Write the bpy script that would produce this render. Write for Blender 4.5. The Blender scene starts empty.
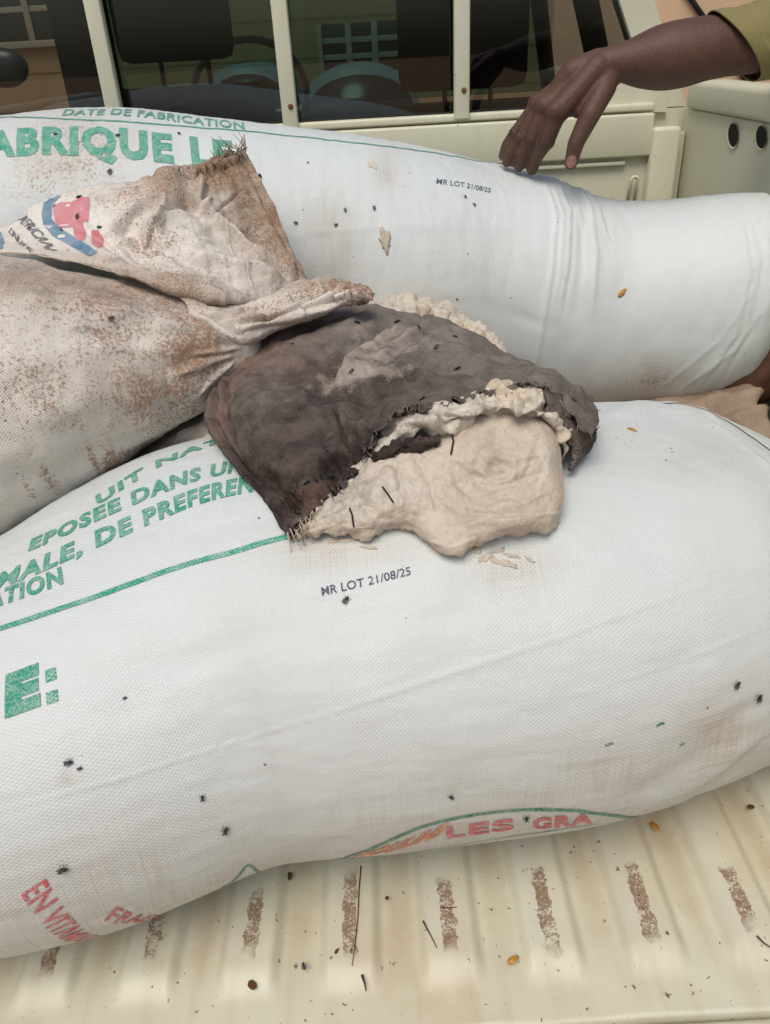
import bpy, bmesh, math, random
import numpy as np
from mathutils import Vector, Matrix
from mathutils.bvhtree import BVHTree
R = math.radians
random.seed(7); rng = np.random.default_rng(7)
S = bpy.context.scene
COL = S.collection

# ------------------------------------------------------------------ camera, sky, sun, exposure
CAM_Z, PITCH, ROLL, FOC = 0.9, 31.0, -3.3, 773.0
cd = bpy.data.cameras.new("camera"); cam = bpy.data.objects.new("camera", cd); COL.objects.link(cam)
MC = Matrix.Rotation(R(90-PITCH), 3, 'X') @ Matrix.Rotation(R(ROLL), 3, 'Z')
cam.matrix_world = Matrix.Translation((0, 0, CAM_Z)) @ MC.to_4x4()
cd.sensor_fit = 'VERTICAL'; cd.sensor_height = 24; cd.lens = FOC/1024*24
cd.clip_start = 0.02; cd.clip_end = 500
S.camera = cam
S.render.resolution_x, S.render.resolution_y = 770, 1024
SUN_EL, SUN_AZ = 62, 200          # soft light through thin cloud
w = bpy.data.worlds.new("World"); S.world = w; w.use_nodes = True
nt = w.node_tree; bg = nt.nodes["Background"]
sky = nt.nodes.new("ShaderNodeTexSky"); sky.sky_type = 'NISHITA'; sky.sun_disc = False
sky.sun_elevation = R(SUN_EL); sky.sun_rotation = R(SUN_AZ); sky.dust_density = 4.0; sky.air_density = 1.0
nt.links.new(sky.outputs[0], bg.inputs[0]); bg.inputs[1].default_value = 0.108
sd = bpy.data.lights.new("sun", 'SUN'); sun = bpy.data.objects.new("sun", sd); COL.objects.link(sun)
sd.energy = 1.65; sd.angle = R(32); sd.color = (1.0, .95, .87)
_d = Vector((math.sin(R(SUN_AZ))*math.cos(R(SUN_EL)), math.cos(R(SUN_AZ))*math.cos(R(SUN_EL)), math.sin(R(SUN_EL))))
sun.rotation_euler = _d.to_track_quat('Z', 'Y').to_euler()
S.view_settings.view_transform = 'Standard'; S.view_settings.look = 'None'
S.view_settings.exposure = 0.13; S.view_settings.gamma = 1.0
S.cycles.use_denoising = True
S.cycles.max_bounces = 8; S.cycles.transparent_max_bounces = 16

# ------------------------------------------------------------------ maths helpers
M3 = np.array(MC); CP = np.array([0, 0, CAM_Z])
def proj(P):
    q = (np.asarray(P, float)-CP) @ M3
    z = np.minimum(q[..., 2], -1e-4)
    return np.stack([385+FOC*q[..., 0]/-z, 512-FOC*q[..., 1]/-z], -1)
def ray(x, y):
    d = np.stack([(np.asarray(x, float)-385)/FOC, -(np.asarray(y, float)-512)/FOC, -np.ones_like(np.asarray(x, float))], -1) @ M3.T
    return d/np.linalg.norm(d, axis=-1, keepdims=True)
def at(x, y, Y):
    d = ray(x, y); return CP + d*((np.asarray(Y)-CP[1])/d[..., 1])[..., None]
def on_floor(x, y, z=0.0):
    d = ray(x, y); return CP + d*((z-CP[2])/d[..., 2])[..., None]
def on_x(x, y, X):
    d = ray(x, y); return CP + d*(X/d[..., 0])[..., None]
_perm = np.random.default_rng(3).permutation(512)
_grad = np.random.default_rng(4).normal(size=(512, 3)); _grad /= np.linalg.norm(_grad, axis=1)[:, None]
def noise(P):
    P = np.asarray(P, float); i = np.floor(P).astype(int); f = P-i; u = f*f*f*(f*(f*6-15)+10)
    out = 0
    for dx in (0, 1):
        for dy in (0, 1):
            for dz in (0, 1):
                h = _perm[(_perm[(_perm[(i[..., 0]+dx) & 511]+i[..., 1]+dy) & 511]+i[..., 2]+dz) & 511]
                g = _grad[h]
                dt = g[..., 0]*(f[..., 0]-dx)+g[..., 1]*(f[..., 1]-dy)+g[..., 2]*(f[..., 2]-dz)
                wx = u[..., 0] if dx else 1-u[..., 0]; wy = u[..., 1] if dy else 1-u[..., 1]; wz = u[..., 2] if dz else 1-u[..., 2]
                out = out+dt*wx*wy*wz
    return out*1.6
def fbm(P, sc, o=4):
    a, r, s = 1.0, 0, sc
    for k in range(o): r = r+a*noise(np.asarray(P)*s+k*17.3); a *= .5; s *= 2.03
    return r
def sm(a, b, x):
    t = np.clip((x-a)/(b-a), 0, 1); return t*t*(3-2*t)
def crv(ts, vals, t):
    ts = np.asarray(ts, float); vals = np.asarray(vals, float); m = np.gradient(vals, ts, axis=0)
    i = np.clip(np.searchsorted(ts, t)-1, 0, len(ts)-2); h = ts[i+1]-ts[i]; u = (t-ts[i])/h
    if vals.ndim > 1: u = u[:, None]; h = h[:, None]
    return (2*u**3-3*u**2+1)*vals[i]+(u**3-2*u**2+u)*h*m[i]+(-2*u**3+3*u**2)*vals[i+1]+(u**3-u**2)*h*m[i+1]
def pdist(q, line):
    """signed distance (px) from points to a polyline, and the place along it 0..1"""
    L = np.asarray(line, float); best = np.full(q.shape[:-1], 1e9); sg = np.zeros_like(best); tt = np.zeros_like(best)
    n = len(L)-1
    for k in range(n):
        a, b = L[k], L[k+1]; d = b-a; l2 = d@d
        t = np.clip(((q-a)@d)/l2, 0, 1); c = a+t[..., None]*d; v = q-c; D = np.hypot(v[..., 0], v[..., 1])
        s = np.sign(d[0]*v[..., 1]-d[1]*v[..., 0]); mk = D < best
        best = np.where(mk, D, best); sg = np.where(mk, s, sg); tt = np.where(mk, (k+t)/n, tt)
    return best, sg, tt
def creases(q, lines):
    """folds: (polyline, width px, height m, kind) kind r ridge / s step"""
    h = np.zeros(q.shape[:-1])
    for ln, wd, amp, kind in lines:
        d, s, t = pdist(q, ln); env = sm(0, .18, t)*sm(0, .18, 1-t)*.8+.2
        wv = wd*(1+.35*np.sin(t*9+wd))
        if kind == 'r': h += amp*env*np.exp(-(d/wv)**2)
        elif kind == 'v': h += amp*env*np.exp(-np.abs(d/wv)*1.5)
        else: h += amp*env*np.tanh(s*d/(wv*.35))*np.exp(-(d/(wv*2.2))**2)
    return h
def gnorm(P, wrap=False):
    if wrap: dv = np.roll(P, -1, 1)-np.roll(P, 1, 1)
    else: dv = np.gradient(P, axis=1)
    n = np.cross(np.gradient(P, axis=0), dv); return n/np.maximum(np.linalg.norm(n, axis=-1, keepdims=True), 1e-12)
def facing(P, N):
    """flip normals of an open patch towards the camera on the whole"""
    return N if np.mean(((CP-P)*N).sum(-1)) > 0 else -N

# ------------------------------------------------------------------ object helpers
def tag(o, label=None, cat=None, group=None, kind=None):
    for k, v in (('label', label), ('category', cat), ('group', group), ('kind', kind)):
        if v: o[k] = v
    return o
def thing(name, label, cat, loc=(0, 0, 0), group=None):
    o = bpy.data.objects.new(name, None); COL.objects.link(o); o.location = loc; o.empty_display_size = .05
    return tag(o, label, cat, group)
def wpos(o):
    p = Vector((0, 0, 0))
    while o is not None: p += o.location; o = o.parent
    return np.array(p)
def obj(name, V, F, mat, parent=None, smooth=True, uv=None, attrs=None):
    V = np.asarray(V, float)
    off = wpos(parent) if parent is not None else np.zeros(3)
    me = bpy.data.meshes.new(name)
    me.from_pydata((V-off).tolist(), [], [list(map(int, f)) for f in F]); me.update()
    if smooth: me.polygons.foreach_set('use_smooth', [True]*len(me.polygons))
    if uv is not None:
        l = me.uv_layers.new(name='UVMap'); li = np.empty(len(me.loops), int); me.loops.foreach_get('vertex_index', li)
        l.data.foreach_set('uv', np.asarray(uv, float)[li].ravel())
    for k, a in (attrs or {}).items():
        a = np.asarray(a, float)
        at_ = me.attributes.new(k, 'FLOAT_COLOR', 'POINT'); c = np.ones((len(V), 4)); c[:, :a.shape[1]] = a
        at_.data.foreach_set('color', c.ravel())
    me.materials.append(mat)
    o = bpy.data.objects.new(name, me); COL.objects.link(o)
    if parent is not None: o.parent = parent
    return o
def gfaces(N, K, wrap=False):
    i = np.arange(N-1)[:, None]; j = np.arange(K if wrap else K-1)[None, :]; j2 = (j+1) % K
    return np.stack([(i*K+j), (i*K+j2), ((i+1)*K+j2), ((i+1)*K+j)], -1).reshape(-1, 4)
class MB:
    """collects boxes, tubes and lathes for ONE mesh"""
    def __init__(s): s.V = []; s.F = []
    def add(s, V, F):
        b = len(s.V); s.V += [tuple(v) for v in V]; s.F += [tuple(int(i)+b for i in f) for f in F]; return s
    def box(s, x0, x1, y0, y1, z0, z1, bev=.003):
        bm = bmesh.new(); bmesh.ops.create_cube(bm, size=1)
        for v in bm.verts: v.co = Vector(((x0+x1)/2+v.co.x*(x1-x0), (y0+y1)/2+v.co.y*(y1-y0), (z0+z1)/2+v.co.z*(z1-z0)))
        if bev: bmesh.ops.bevel(bm, geom=bm.edges[:], offset=min(bev, (x1-x0)*.3, (y1-y0)*.3, (z1-z0)*.3), segments=2, affect='EDGES', profile=.6)
        bm.verts.index_update(); s.add([v.co[:] for v in bm.verts], [[v.index for v in f.verts] for f in bm.faces]); bm.free(); return s
    def prism(s, poly, y0, y1):
        """polygon in (x,z), extruded in y"""
        n = len(poly); V = [(x, y0, z) for x, z in poly]+[(x, y1, z) for x, z in poly]
        F = [list(range(n)), list(range(2*n-1, n-1, -1))]+[[i, i+n, (i+1) % n+n, (i+1) % n] for i in range(n)]
        return s.add(V, F)
    def tube(s, pts, rad, k=10, cap=True):
        P = np.asarray(pts, float); n = len(P); rad = np.broadcast_to(np.asarray(rad, float), (n,))
        T = np.gradient(P, axis=0); T /= np.linalg.norm(T, axis=1)[:, None]
        up = np.array([0, 0, 1.]) if abs(T[0] @ np.array([0, 0, 1.])) < .9 else np.array([1., 0, 0])
        V = []
        for i in range(n):
            a = np.cross(T[i], up); a /= np.linalg.norm(a); b = np.cross(a, T[i]); up = b
            for j in range(k):
                th = 2*math.pi*j/k; V.append(P[i]+rad[i]*(math.cos(th)*a+math.sin(th)*b))
        F = gfaces(n, k, True).tolist()
        if cap: F += [list(range(k))[::-1], list(range((n-1)*k, n*k))]
        return s.add(V, F)
    def ball(s, c, r, n=10, k=14):
        r = np.broadcast_to(np.asarray(r, float), (3,)); c = np.asarray(c, float)
        ph = np.linspace(.02, math.pi-.02, n)[:, None]; th = np.linspace(0, 2*math.pi, k, endpoint=False)[None]
        V = np.stack([np.sin(ph)*np.cos(th)*r[0], np.sin(ph)*np.sin(th)*r[1], np.cos(ph)*r[2]+0*th], -1).reshape(-1, 3)+c
        return s.add(V, gfaces(n, k, True).tolist()+[list(range(k))[::-1], list(range((n-1)*k, n*k))])
    def capsule(s, a, b, ra, rb, k=14):
        a = np.asarray(a, float); b = np.asarray(b, float); d = b-a; L = np.linalg.norm(d); d = d/L
        pts = []; rad = []
        for t in (math.pi/2*.96, math.pi/3, math.pi/6): pts.append(a-d*ra*math.sin(t)); rad.append(ra*math.cos(t))
        for t in np.linspace(0, 1, 5): pts.append(a+(b-a)*t); rad.append(ra+(rb-ra)*t)
        for t in (math.pi/6, math.pi/3, math.pi/2*.96): pts.append(b+d*rb*math.sin(t)); rad.append(rb*math.cos(t))
        return s.tube(pts, rad, k)
    def build(s, name, mat, parent=None, smooth=True, **k): return obj(name, s.V, s.F, mat, parent, smooth, **k)

# ------------------------------------------------------------------ material helpers
def new_mat(name, rough=.6, spec=.3, base=(.5, .5, .5)):
    m = bpy.data.materials.new(name); m.use_nodes = True; t = m.node_tree; b = t.nodes['Principled BSDF']
    b.inputs['Roughness'].default_value = rough; b.inputs['Specular IOR Level'].default_value = spec
    b.inputs['Base Color'].default_value = (*base, 1)
    return m, t, b
def nd(t, kind, **ins):
    n = t.nodes.new(kind)
    for k, v in ins.items():
        if k.startswith('_'): setattr(n, k[1:], v)
        else: n.inputs[k.replace('__', ' ')].default_value = v
    return n
def L(t, a, b): t.links.new(a, b)
def math_(t, op, a, b=None, c=None, clamp=False):
    n = t.nodes.new('ShaderNodeMath'); n.operation = op; n.use_clamp = clamp
    for i, v in enumerate((a, b, c)):
        if v is None: continue
        if hasattr(v, 'links'): L(t, v, n.inputs[i])
        else: n.inputs[i].default_value = v
    return n.outputs[0]
def mix(t, f, a, b, mode='MIX'):
    n = t.nodes.new('ShaderNodeMix'); n.data_type = 'RGBA'; n.blend_type = mode
    for i, v in ((0, f), (6, a), (7, b)):
        if hasattr(v, 'links'): L(t, v, n.inputs[i])
        else: n.inputs[i].default_value = v if i == 0 else (*v, 1)[:4]
    return n.outputs[2]
def tnoise(t, co, scale, detail=4, rough=.55, dist=0):
    n = nd(t, 'ShaderNodeTexNoise', Scale=scale, Detail=detail, Roughness=rough, Distortion=dist)
    if co is not None: L(t, co, n.inputs['Vector'])
    return n.outputs['Fac']
def sharp(t, v, thr, k):
    return math_(t, 'MULTIPLY', math_(t, 'SUBTRACT', v, thr), k, clamp=True)
def sepxyz(t, v):
    n = t.nodes.new('ShaderNodeSeparateXYZ'); L(t, v, n.inputs[0]); return n.outputs
def bump(t, b, h, strength=.3, dist=.001, prev=None):
    n = nd(t, 'ShaderNodeBump', Strength=strength, Distance=dist); L(t, h, n.inputs['Height'])
    if prev is not None: L(t, prev, n.inputs['Normal'])
    L(t, n.outputs[0], b.inputs['Normal']); return n.outputs[0]
def weave_h(t, uv, p):
    x, y, z = sepxyz(t, uv)
    k = 2*math.pi/p
    sx = math_(t, 'SINE', math_(t, 'MULTIPLY', x, k)); sy = math_(t, 'SINE', math_(t, 'MULTIPLY', y, k))
    return math_(t, 'MULTIPLY', sx, sy)
def sack_mat(name, base, brown, wash, tape=.0042, bstr=.55, sheen=.4):
    """woven plastic sacking; attribute 'stain' r = mud speckle, g = tan wash, b = fine dots"""
    m, t, b = new_mat(name, .5, sheen)
    uvn = t.nodes.new('ShaderNodeUVMap'); uv = uvn.outputs[0]
    tc = t.nodes.new('ShaderNodeTexCoord').outputs['Object']
    at_ = nd(t, 'ShaderNodeAttribute', _attribute_name='stain')
    sr = t.nodes.new('ShaderNodeSeparateColor'); L(t, at_.outputs['Color'], sr.inputs[0])
    w_ = weave_h(t, uv, tape)
    base2 = tuple(c*.90 for c in base)
    x, y, z = sepxyz(t, uv)
    mp = nd(t, 'ShaderNodeMapping', Scale=(14, 900, 1)); L(t, uv, mp.inputs[0])
    streak = tnoise(t, mp.outputs[0], 1.0, 2)
    mp2 = nd(t, 'ShaderNodeMapping', Scale=(900, 14, 1)); L(t, uv, mp2.inputs[0])
    streak2 = tnoise(t, mp2.outputs[0], 1.0, 2)
    col = mix(t, sharp(t, math_(t, 'ADD', streak, streak2), .75, 2.0), base2, base)
    col = mix(t, sharp(t, tnoise(t, tc, 5, 5), .45, 2.2), col, tuple(c*k for c, k in zip(base, (.93, .92, .90))))
    # tan wash
    wn = tnoise(t, tc, 16, 6, .62)
    f = math_(t, 'MULTIPLY', sr.outputs[1], math_(t, 'MULTIPLY_ADD', wn, 1.4, .1), clamp=True)
    col = mix(t, f, col, wash)
    col = mix(t, math_(t, 'MULTIPLY', math_(t, 'MULTIPLY', f, 1.0), sharp(t, math_(t, 'ADD', math_(t, 'ADD', streak, streak2), math_(t, 'MULTIPLY', w_, .10)), .95, 7)), col, tuple(c*.55 for c in wash))
    # mud speckles caught in the weave
    sn = tnoise(t, tc, 260, 3, .65); sn2 = tnoise(t, tc, 44, 6, .7)
    k = math_(t, 'ADD', math_(t, 'MULTIPLY', sn, .68), math_(t, 'MULTIPLY', sn2, .32))
    k = math_(t, 'ADD', k, math_(t, 'MULTIPLY', w_, .045))
    f = sharp(t, math_(t, 'ADD', k, math_(t, 'MULTIPLY', sr.outputs[0], .30)), .700, 9)
    bcol = mix(t, tnoise(t, tc, 60, 3), brown, tuple(c*1.5 for c in brown))
    col = mix(t, math_(t, 'MULTIPLY', f, .75), col, bcol)
    # scattered fine dots
    vo = nd(t, 'ShaderNodeTexVoronoi', Scale=70.0); L(t, tc, vo.inputs['Vector'])
    vs = t.nodes.new('ShaderNodeSeparateColor'); L(t, vo.outputs['Color'], vs.inputs[0])
    dot = math_(t, 'MULTIPLY', sharp(t, math_(t, 'SUBTRACT', .14, vo.outputs['Distance']), 0, 14),
                math_(t, 'LESS_THAN', vs.outputs[0], sr.outputs[2]))
    col = mix(t, math_(t, 'MULTIPLY', dot, .8), col, (.10, .075, .055))
    L(t, col, b.inputs['Base Color'])
    h = math_(t, 'ADD', math_(t, 'MULTIPLY', w_, .5), math_(t, 'ADD', math_(t, 'MULTIPLY', streak, .8), math_(t, 'MULTIPLY', streak2, .8)))
    n1 = bump(t, b, h, bstr, .0006)
    bump(t, b, tnoise(t, tc, 45, 4), .25, .002, n1)
    return m
def print_mat(name, ink, under=(.64, .67, .64), wear=.47, tape=.0042):
    m, t, b = new_mat(name, .5, .3)
    uv = t.nodes.new('ShaderNodeUVMap').outputs[0]
    tc = t.nodes.new('ShaderNodeTexCoord').outputs['Object']
    w_ = weave_h(t, uv, tape)
    n = math_(t, 'ADD', math_(t, 'ADD', math_(t, 'MULTIPLY', tnoise(t, tc, 520, 2, .6), .65), math_(t, 'MULTIPLY', tnoise(t, tc, 60, 4), .35)), math_(t, 'MULTIPLY', w_, .10))
    f = sharp(t, n, wear-.05, 8)
    L(t, mix(t, f, tuple(.55*i+.45*u for i, u in zip(ink, under)), ink), b.inputs['Base Color'])
    bump(t, b, w_, .3, .0006)
    return m
def plain(name, c, rough=.6, spec=.3, var=.12, scale=30, bstr=0, metal=0):
    m, t, b = new_mat(name, rough, spec); tc = t.nodes.new('ShaderNodeTexCoord').outputs['Object']
    n = tnoise(t, tc, scale, 5)
    L(t, mix(t, n, tuple(x*(1-var*2) for x in c), tuple(min(1, x*(1+var*2)) for x in c)), b.inputs['Base Color'])
    b.inputs['Metallic'].default_value = metal
    if bstr: bump(t, b, n, bstr, .002)
    return m

WHITE = sack_mat('white_woven_plastic', (.638, .69, .684), (.19, .095, .05), (.50, .41, .30))
DIRTY = sack_mat('muddy_woven_plastic', (.77, .735, .66), (.205, .10, .047), (.37, .265, .18), bstr=.9, sheen=.2)
BROWN = sack_mat('brown_sackcloth', (.36, .285, .215), (.10, .06, .035), (.22, .15, .1), bstr=.6, sheen=.1)
GREEN = print_mat('green_ink', (.012, .27, .165))
RED = print_mat('red_ink', (.52, .055, .06))
DKGREEN = print_mat('dark_green_ink', (.01, .17, .075))
ORANGE = print_mat('orange_ink', (.62, .17, .05))
BLACKINK = print_mat('grey_stamp_ink', (.05, .06, .10), wear=.40)
BLUE = print_mat('blue_ink', (.025, .135, .24), wear=.5); PINK = print_mat('pink_ink', (.58, .10, .13), wear=.5)
GREYINK = print_mat('worn_grey_ink', (.08, .085, .09), (.5, .48, .45), wear=.5)

def paint_mat(name, base, wash=(.42, .30, .17), amt=.5, floor=False):
    m, t, b = new_mat(name, .42, .4); tc = t.nodes.new('ShaderNodeTexCoord').outputs['Object']
    ofs = nd(t, 'ShaderNodeVectorMath', _operation='ADD'); ofs.inputs[1].default_value = (-.16, 1.2, -.62); L(t, tc, ofs.inputs[0]); tc = ofs.outputs[0]   # the truck's own origin
    n1 = tnoise(t, tc, 3.5, 6, .6); n2 = tnoise(t, tc, 40, 6, .68)
    mp = nd(t, 'ShaderNodeMapping', Scale=(34, 3, 8)); L(t, tc, mp.inputs[0]); n3 = tnoise(t, mp.outputs[0], 1, 4)
    col = mix(t, math_(t, 'MULTIPLY', sharp(t, n1, .42, 2.6), amt), base, wash)
    col = mix(t, math_(t, 'MULTIPLY', sharp(t, n3, .5, 2.5), amt*.55), col, tuple(c*.8 for c in wash))
    col = mix(t, math_(t, 'MULTIPLY', sharp(t, n2, .52, 5), amt*.55), col, tuple(c*1.05 for c in base))
    if floor:
        x, y, z = sepxyz(t, tc)
        # rib coordinate, 0 on the crest
        ph = math_(t, 'SUBTRACT', x, .0473-10*.1178); k = math_(t, 'FLOOR', math_(t, 'MULTIPLY_ADD', ph, 1/.1178, .5))
        dx = math_(t, 'SUBTRACT', ph, math_(t, 'MULTIPLY', k, .1178))
        adx = math_(t, 'ABSOLUTE', math_(t, 'ADD', dx, math_(t, 'MULTIPLY', math_(t, 'SUBTRACT', tnoise(t, tc, 75, 4), .5), .016)))
        kk = math_(t, 'SINE', math_(t, 'MULTIPLY', k, 7.3))       # varies from rib to rib
        y0 = math_(t, 'MULTIPLY_ADD', kk, .009, .502); y1 = math_(t, 'MULTIPLY_ADD', math_(t, 'SINE', math_(t, 'MULTIPLY', k, 3.7)), .010, .602)
        yj = math_(t, 'MULTIPLY_ADD', math_(t, 'SUBTRACT', tnoise(t, tc, 30, 4), .5), .05, y); band = math_(t, 'MULTIPLY', sharp(t, yj, y0, 60), sharp(t, math_(t, 'SUBTRACT', y1, yj), 0, 90))
        rf = math_(t, 'MULTIPLY', sharp(t, math_(t, 'SUBTRACT', .0092, adx), 0, 900), band)
        g = math_(t, 'ADD', math_(t, 'MULTIPLY', tnoise(t, tc, 330, 2, .7), .5), math_(t, 'MULTIPLY', tnoise(t, tc, 38, 4, .6), .5))
        rust = mix(t, tnoise(t, tc, 240, 2), (.095, .055, .034), (.40, .29, .20))
        # pale scuffed paint round the rust, yellowed valleys with relief shade painted in
        pale = math_(t, 'MULTIPLY', sharp(t, math_(t, 'SUBTRACT', .024, math_(t, 'ABSOLUTE', math_(t, 'ADD', dx, .014))), 0, 50), sharp(t, y, .478, 22))
        pale = math_(t, 'MULTIPLY', pale, math_(t, 'MULTIPLY_ADD', tnoise(t, tc, 14, 5), 1.6, -.25, clamp=True))
        col = mix(t, math_(t, 'MULTIPLY', pale, .55), col, (.55, .56, .52))
        val = math_(t, 'MULTIPLY', sharp(t, adx, .038, 60), sharp(t, y, .47, 18))
        val = math_(t, 'MULTIPLY', val, math_(t, 'MULTIPLY_ADD', n1, 1.7, -.3, clamp=True))
        col = mix(t, math_(t, 'MULTIPLY', val, .5), col, (.34, .225, .125))
        col = mix(t, math_(t, 'MULTIPLY', rf, sharp(t, g, .415, 12)), col, rust)
    # chips and specks of rust
    nz = nd(t, 'ShaderNodeTexNoise', Scale=150.0, Detail=2.0); L(t, tc, nz.inputs['Vector'])
    wv_ = nd(t, 'ShaderNodeVectorMath', _operation='MULTIPLY_ADD'); L(t, nz.outputs['Color'], wv_.inputs[0]); wv_.inputs[1].default_value = (.011, .011, .011); L(t, tc, wv_.inputs[2]); wc = wv_.outputs[0]
    vo = nd(t, 'ShaderNodeTexVoronoi', Scale=46.0); L(t, wc, vo.inputs['Vector'])
    vs = t.nodes.new('ShaderNodeSeparateColor'); L(t, vo.outputs['Color'], vs.inputs[0])
    dn = math_(t, 'ADD', vo.outputs['Distance'], math_(t, 'MULTIPLY', tnoise(t, tc, 160, 2), .25))
    dot = math_(t, 'MULTIPLY', sharp(t, math_(t, 'SUBTRACT', math_(t, 'MULTIPLY_ADD', vs.outputs[1], .2, .14), dn), 0, 16),
                math_(t, 'LESS_THAN', vs.outputs[0], .16 if floor else .03))
    vo2 = nd(t, 'ShaderNodeTexVoronoi', Scale=140.0); L(t, wc, vo2.inputs['Vector']); vs2 = t.nodes.new('ShaderNodeSeparateColor'); L(t, vo2.outputs['Color'], vs2.inputs[0])
    dn2 = math_(t, 'ADD', vo2.outputs['Distance'], math_(t, 'MULTIPLY', tnoise(t, tc, 400, 2), .3))
    dot = math_(t, 'MAXIMUM', dot, math_(t, 'MULTIPLY', sharp(t, math_(t, 'SUBTRACT', math_(t, 'MULTIPLY_ADD', vs2.outputs[1], .25, .18), dn2), 0, 12), math_(t, 'LESS_THAN', math_(t, 'ADD', vs2.outputs[0], math_(t, 'MULTIPLY', tnoise(t, tc, 9, 3), -.2)), .10 if floor else -.05)))
    col = mix(t, math_(t, 'MULTIPLY', dot, .9), col, (.13, .06, .03))
    L(t, col, b.inputs['Base Color'])
    bump(t, b, n2, .12, .001)
    return m
FLOORP = paint_mat('worn_cream_bed_paint', (.565, .55, .425), (.44, .30, .165), .72, True)
CREAM = paint_mat('cream_truck_paint', (.60, .595, .45), (.46, .38, .22), .4)
BLACKP = plain('black_trim', (.012, .012, .013), .7, .2)
RUST = plain('rust', (.17, .075, .035), .9, .1, .3, 60, .3)

# =================================================================== THE SETTING
gm = plain('red_dirt', (.34, .21, .12), .95, .1, .25, 6, .4)
G = -.62
V = [(-120, -120, G), (120, -120, G), (120, 120, G), (-120, 120, G)]
tag(obj('ground', V, [(0, 1, 2, 3)], gm, smooth=False), kind='structure')

# =================================================================== THE TRUCK
XR, XL, YB, YE = .738, -1.05, 1.95, .4287
truck = thing('pickup_truck', 'cream pickup truck with a rusty ribbed load bed holding the sacks', 'truck', (-.16, 1.2, G))
# ribbed floor
xs = np.arange(XL, XR+.001, .0029); ys = np.concatenate([np.arange(YE, .62, .004), np.arange(.62, YB, .03), [YB]])
ph = (xs-.0473) % .1178; dx = np.minimum(ph, .1178-ph)
prof = sm(.040, .024, dx)
fade = sm(.462, .505, ys)
Zf = -.0115+.0115*prof[None]*fade[:, None]
X, Y = np.meshgrid(xs, ys); Pf = np.stack([X, Y, Zf], -1)
Pf[..., 2] += .0018*fbm(np.stack([X, Y, X*0], -1), 9, 3)
# rear edge rolls down
Ve = np.concatenate([np.stack([xs, np.full_like(xs, YE-.002), np.full_like(xs, -.014)], -1)[None], np.stack([xs, np.full_like(xs, YE-.003), np.full_like(xs, -.05)], -1)[None]])[::-1]
Pf = np.concatenate([Ve, Pf])
obj('bed_floor', Pf.reshape(-1, 3), gfaces(*Pf.shape[:2]), FLOORP, truck)
MB().box(XL, XR, .10, YE-.008, -.045, -.012, .006).build('tailgate', FLOORP, truck)
for c in (at(430, 1020, .5),): pass
# side panels with rolled top rail
def side(x, s):
    m = MB()
    # inner skin with two drain holes on the right-hand panel
    m.box(min(x, x+s*.05), max(x, x+s*.05), .40, YB+.02, -.04, .747, .004)
    o = m.build('side_panel', CREAM, truck)
    MB().box(min(x-s*.012, x+s*.075), max(x-s*.012, x+s*.075), .40, YB-.01, .748, .802, .010).build('top_rail', CREAM, o)
    return o
sp = side(XR, 1); side(XL, -1)
for (px, py, a, b_) in ((733.5, 135, 5.2, 12.0), (761.5, 137, 5.4, 11.5)):
    c = on_x(px, py, XR-.0015); Yw = []
    for k in range(28):
        th = 2*math.pi*k/28; Yw.append(on_x(px+a*math.cos(th), py+b_*math.sin(th), XR-.0015))
    Yw = np.array(Yw); back = Yw+np.array([.03, 0, 0])
    V = np.concatenate([Yw+(Yw-c)*.12, Yw, Yw*0+c])
    V = np.concatenate([Yw+(Yw-c)*.14-np.array([.002, 0, 0]), Yw-np.array([.0005, 0, 0]), c[None]])
    ho = obj('hole', V[28:], [(i, (i+1) % 28, 28) for i in range(28)], BLACKP, sp, False)
    rim = obj('hole_rim', V[:56], [(i, (i+1) % 28, 28+(i+1) % 28, 28+i) for i in range(28)], CREAM, ho)
# front panel of the bed and the back of the cab
bh = MB().box(XL, XR-.002, YB-.012, YB+.02, -.03, .70, .004).build('bulkhead', CREAM, truck)
MB().box(XL+.1, .655, YB-.030, YB-.012, .655, .744, .010).build('upper_band', CREAM, bh)
MB().box(XL+.1, .60, YB-.024, YB-.0125, .638, .647, .003).build('pressed_ridge', CREAM, bh)
MB().box(.652, .716, YB-.042, YB-.0125, -.02, .715, .012).build('corner_post', CREAM, bh)
pp = at(648, 160, YB-.012)
MB().box(pp[0]-.004, pp[0]+.004, YB-.02, YB-.0122, .3, .64, .002).build('pressed_seam', CREAM, bh)
hp = at(634, 186, YB-.03)
th = np.linspace(0, math.pi, 12)
MB().tube(np.concatenate([[[hp[0]-.008, YB-.014, hp[2]-.05]], np.stack([hp[0]-.008*np.cos(th), np.full(12, YB-.03), hp[2]+.012+.008*np.sin(th)], -1), [[hp[0]+.008, YB-.014, hp[2]-.05]]]), .0038, 8).build('tie_hook', CREAM, bh)

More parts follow.
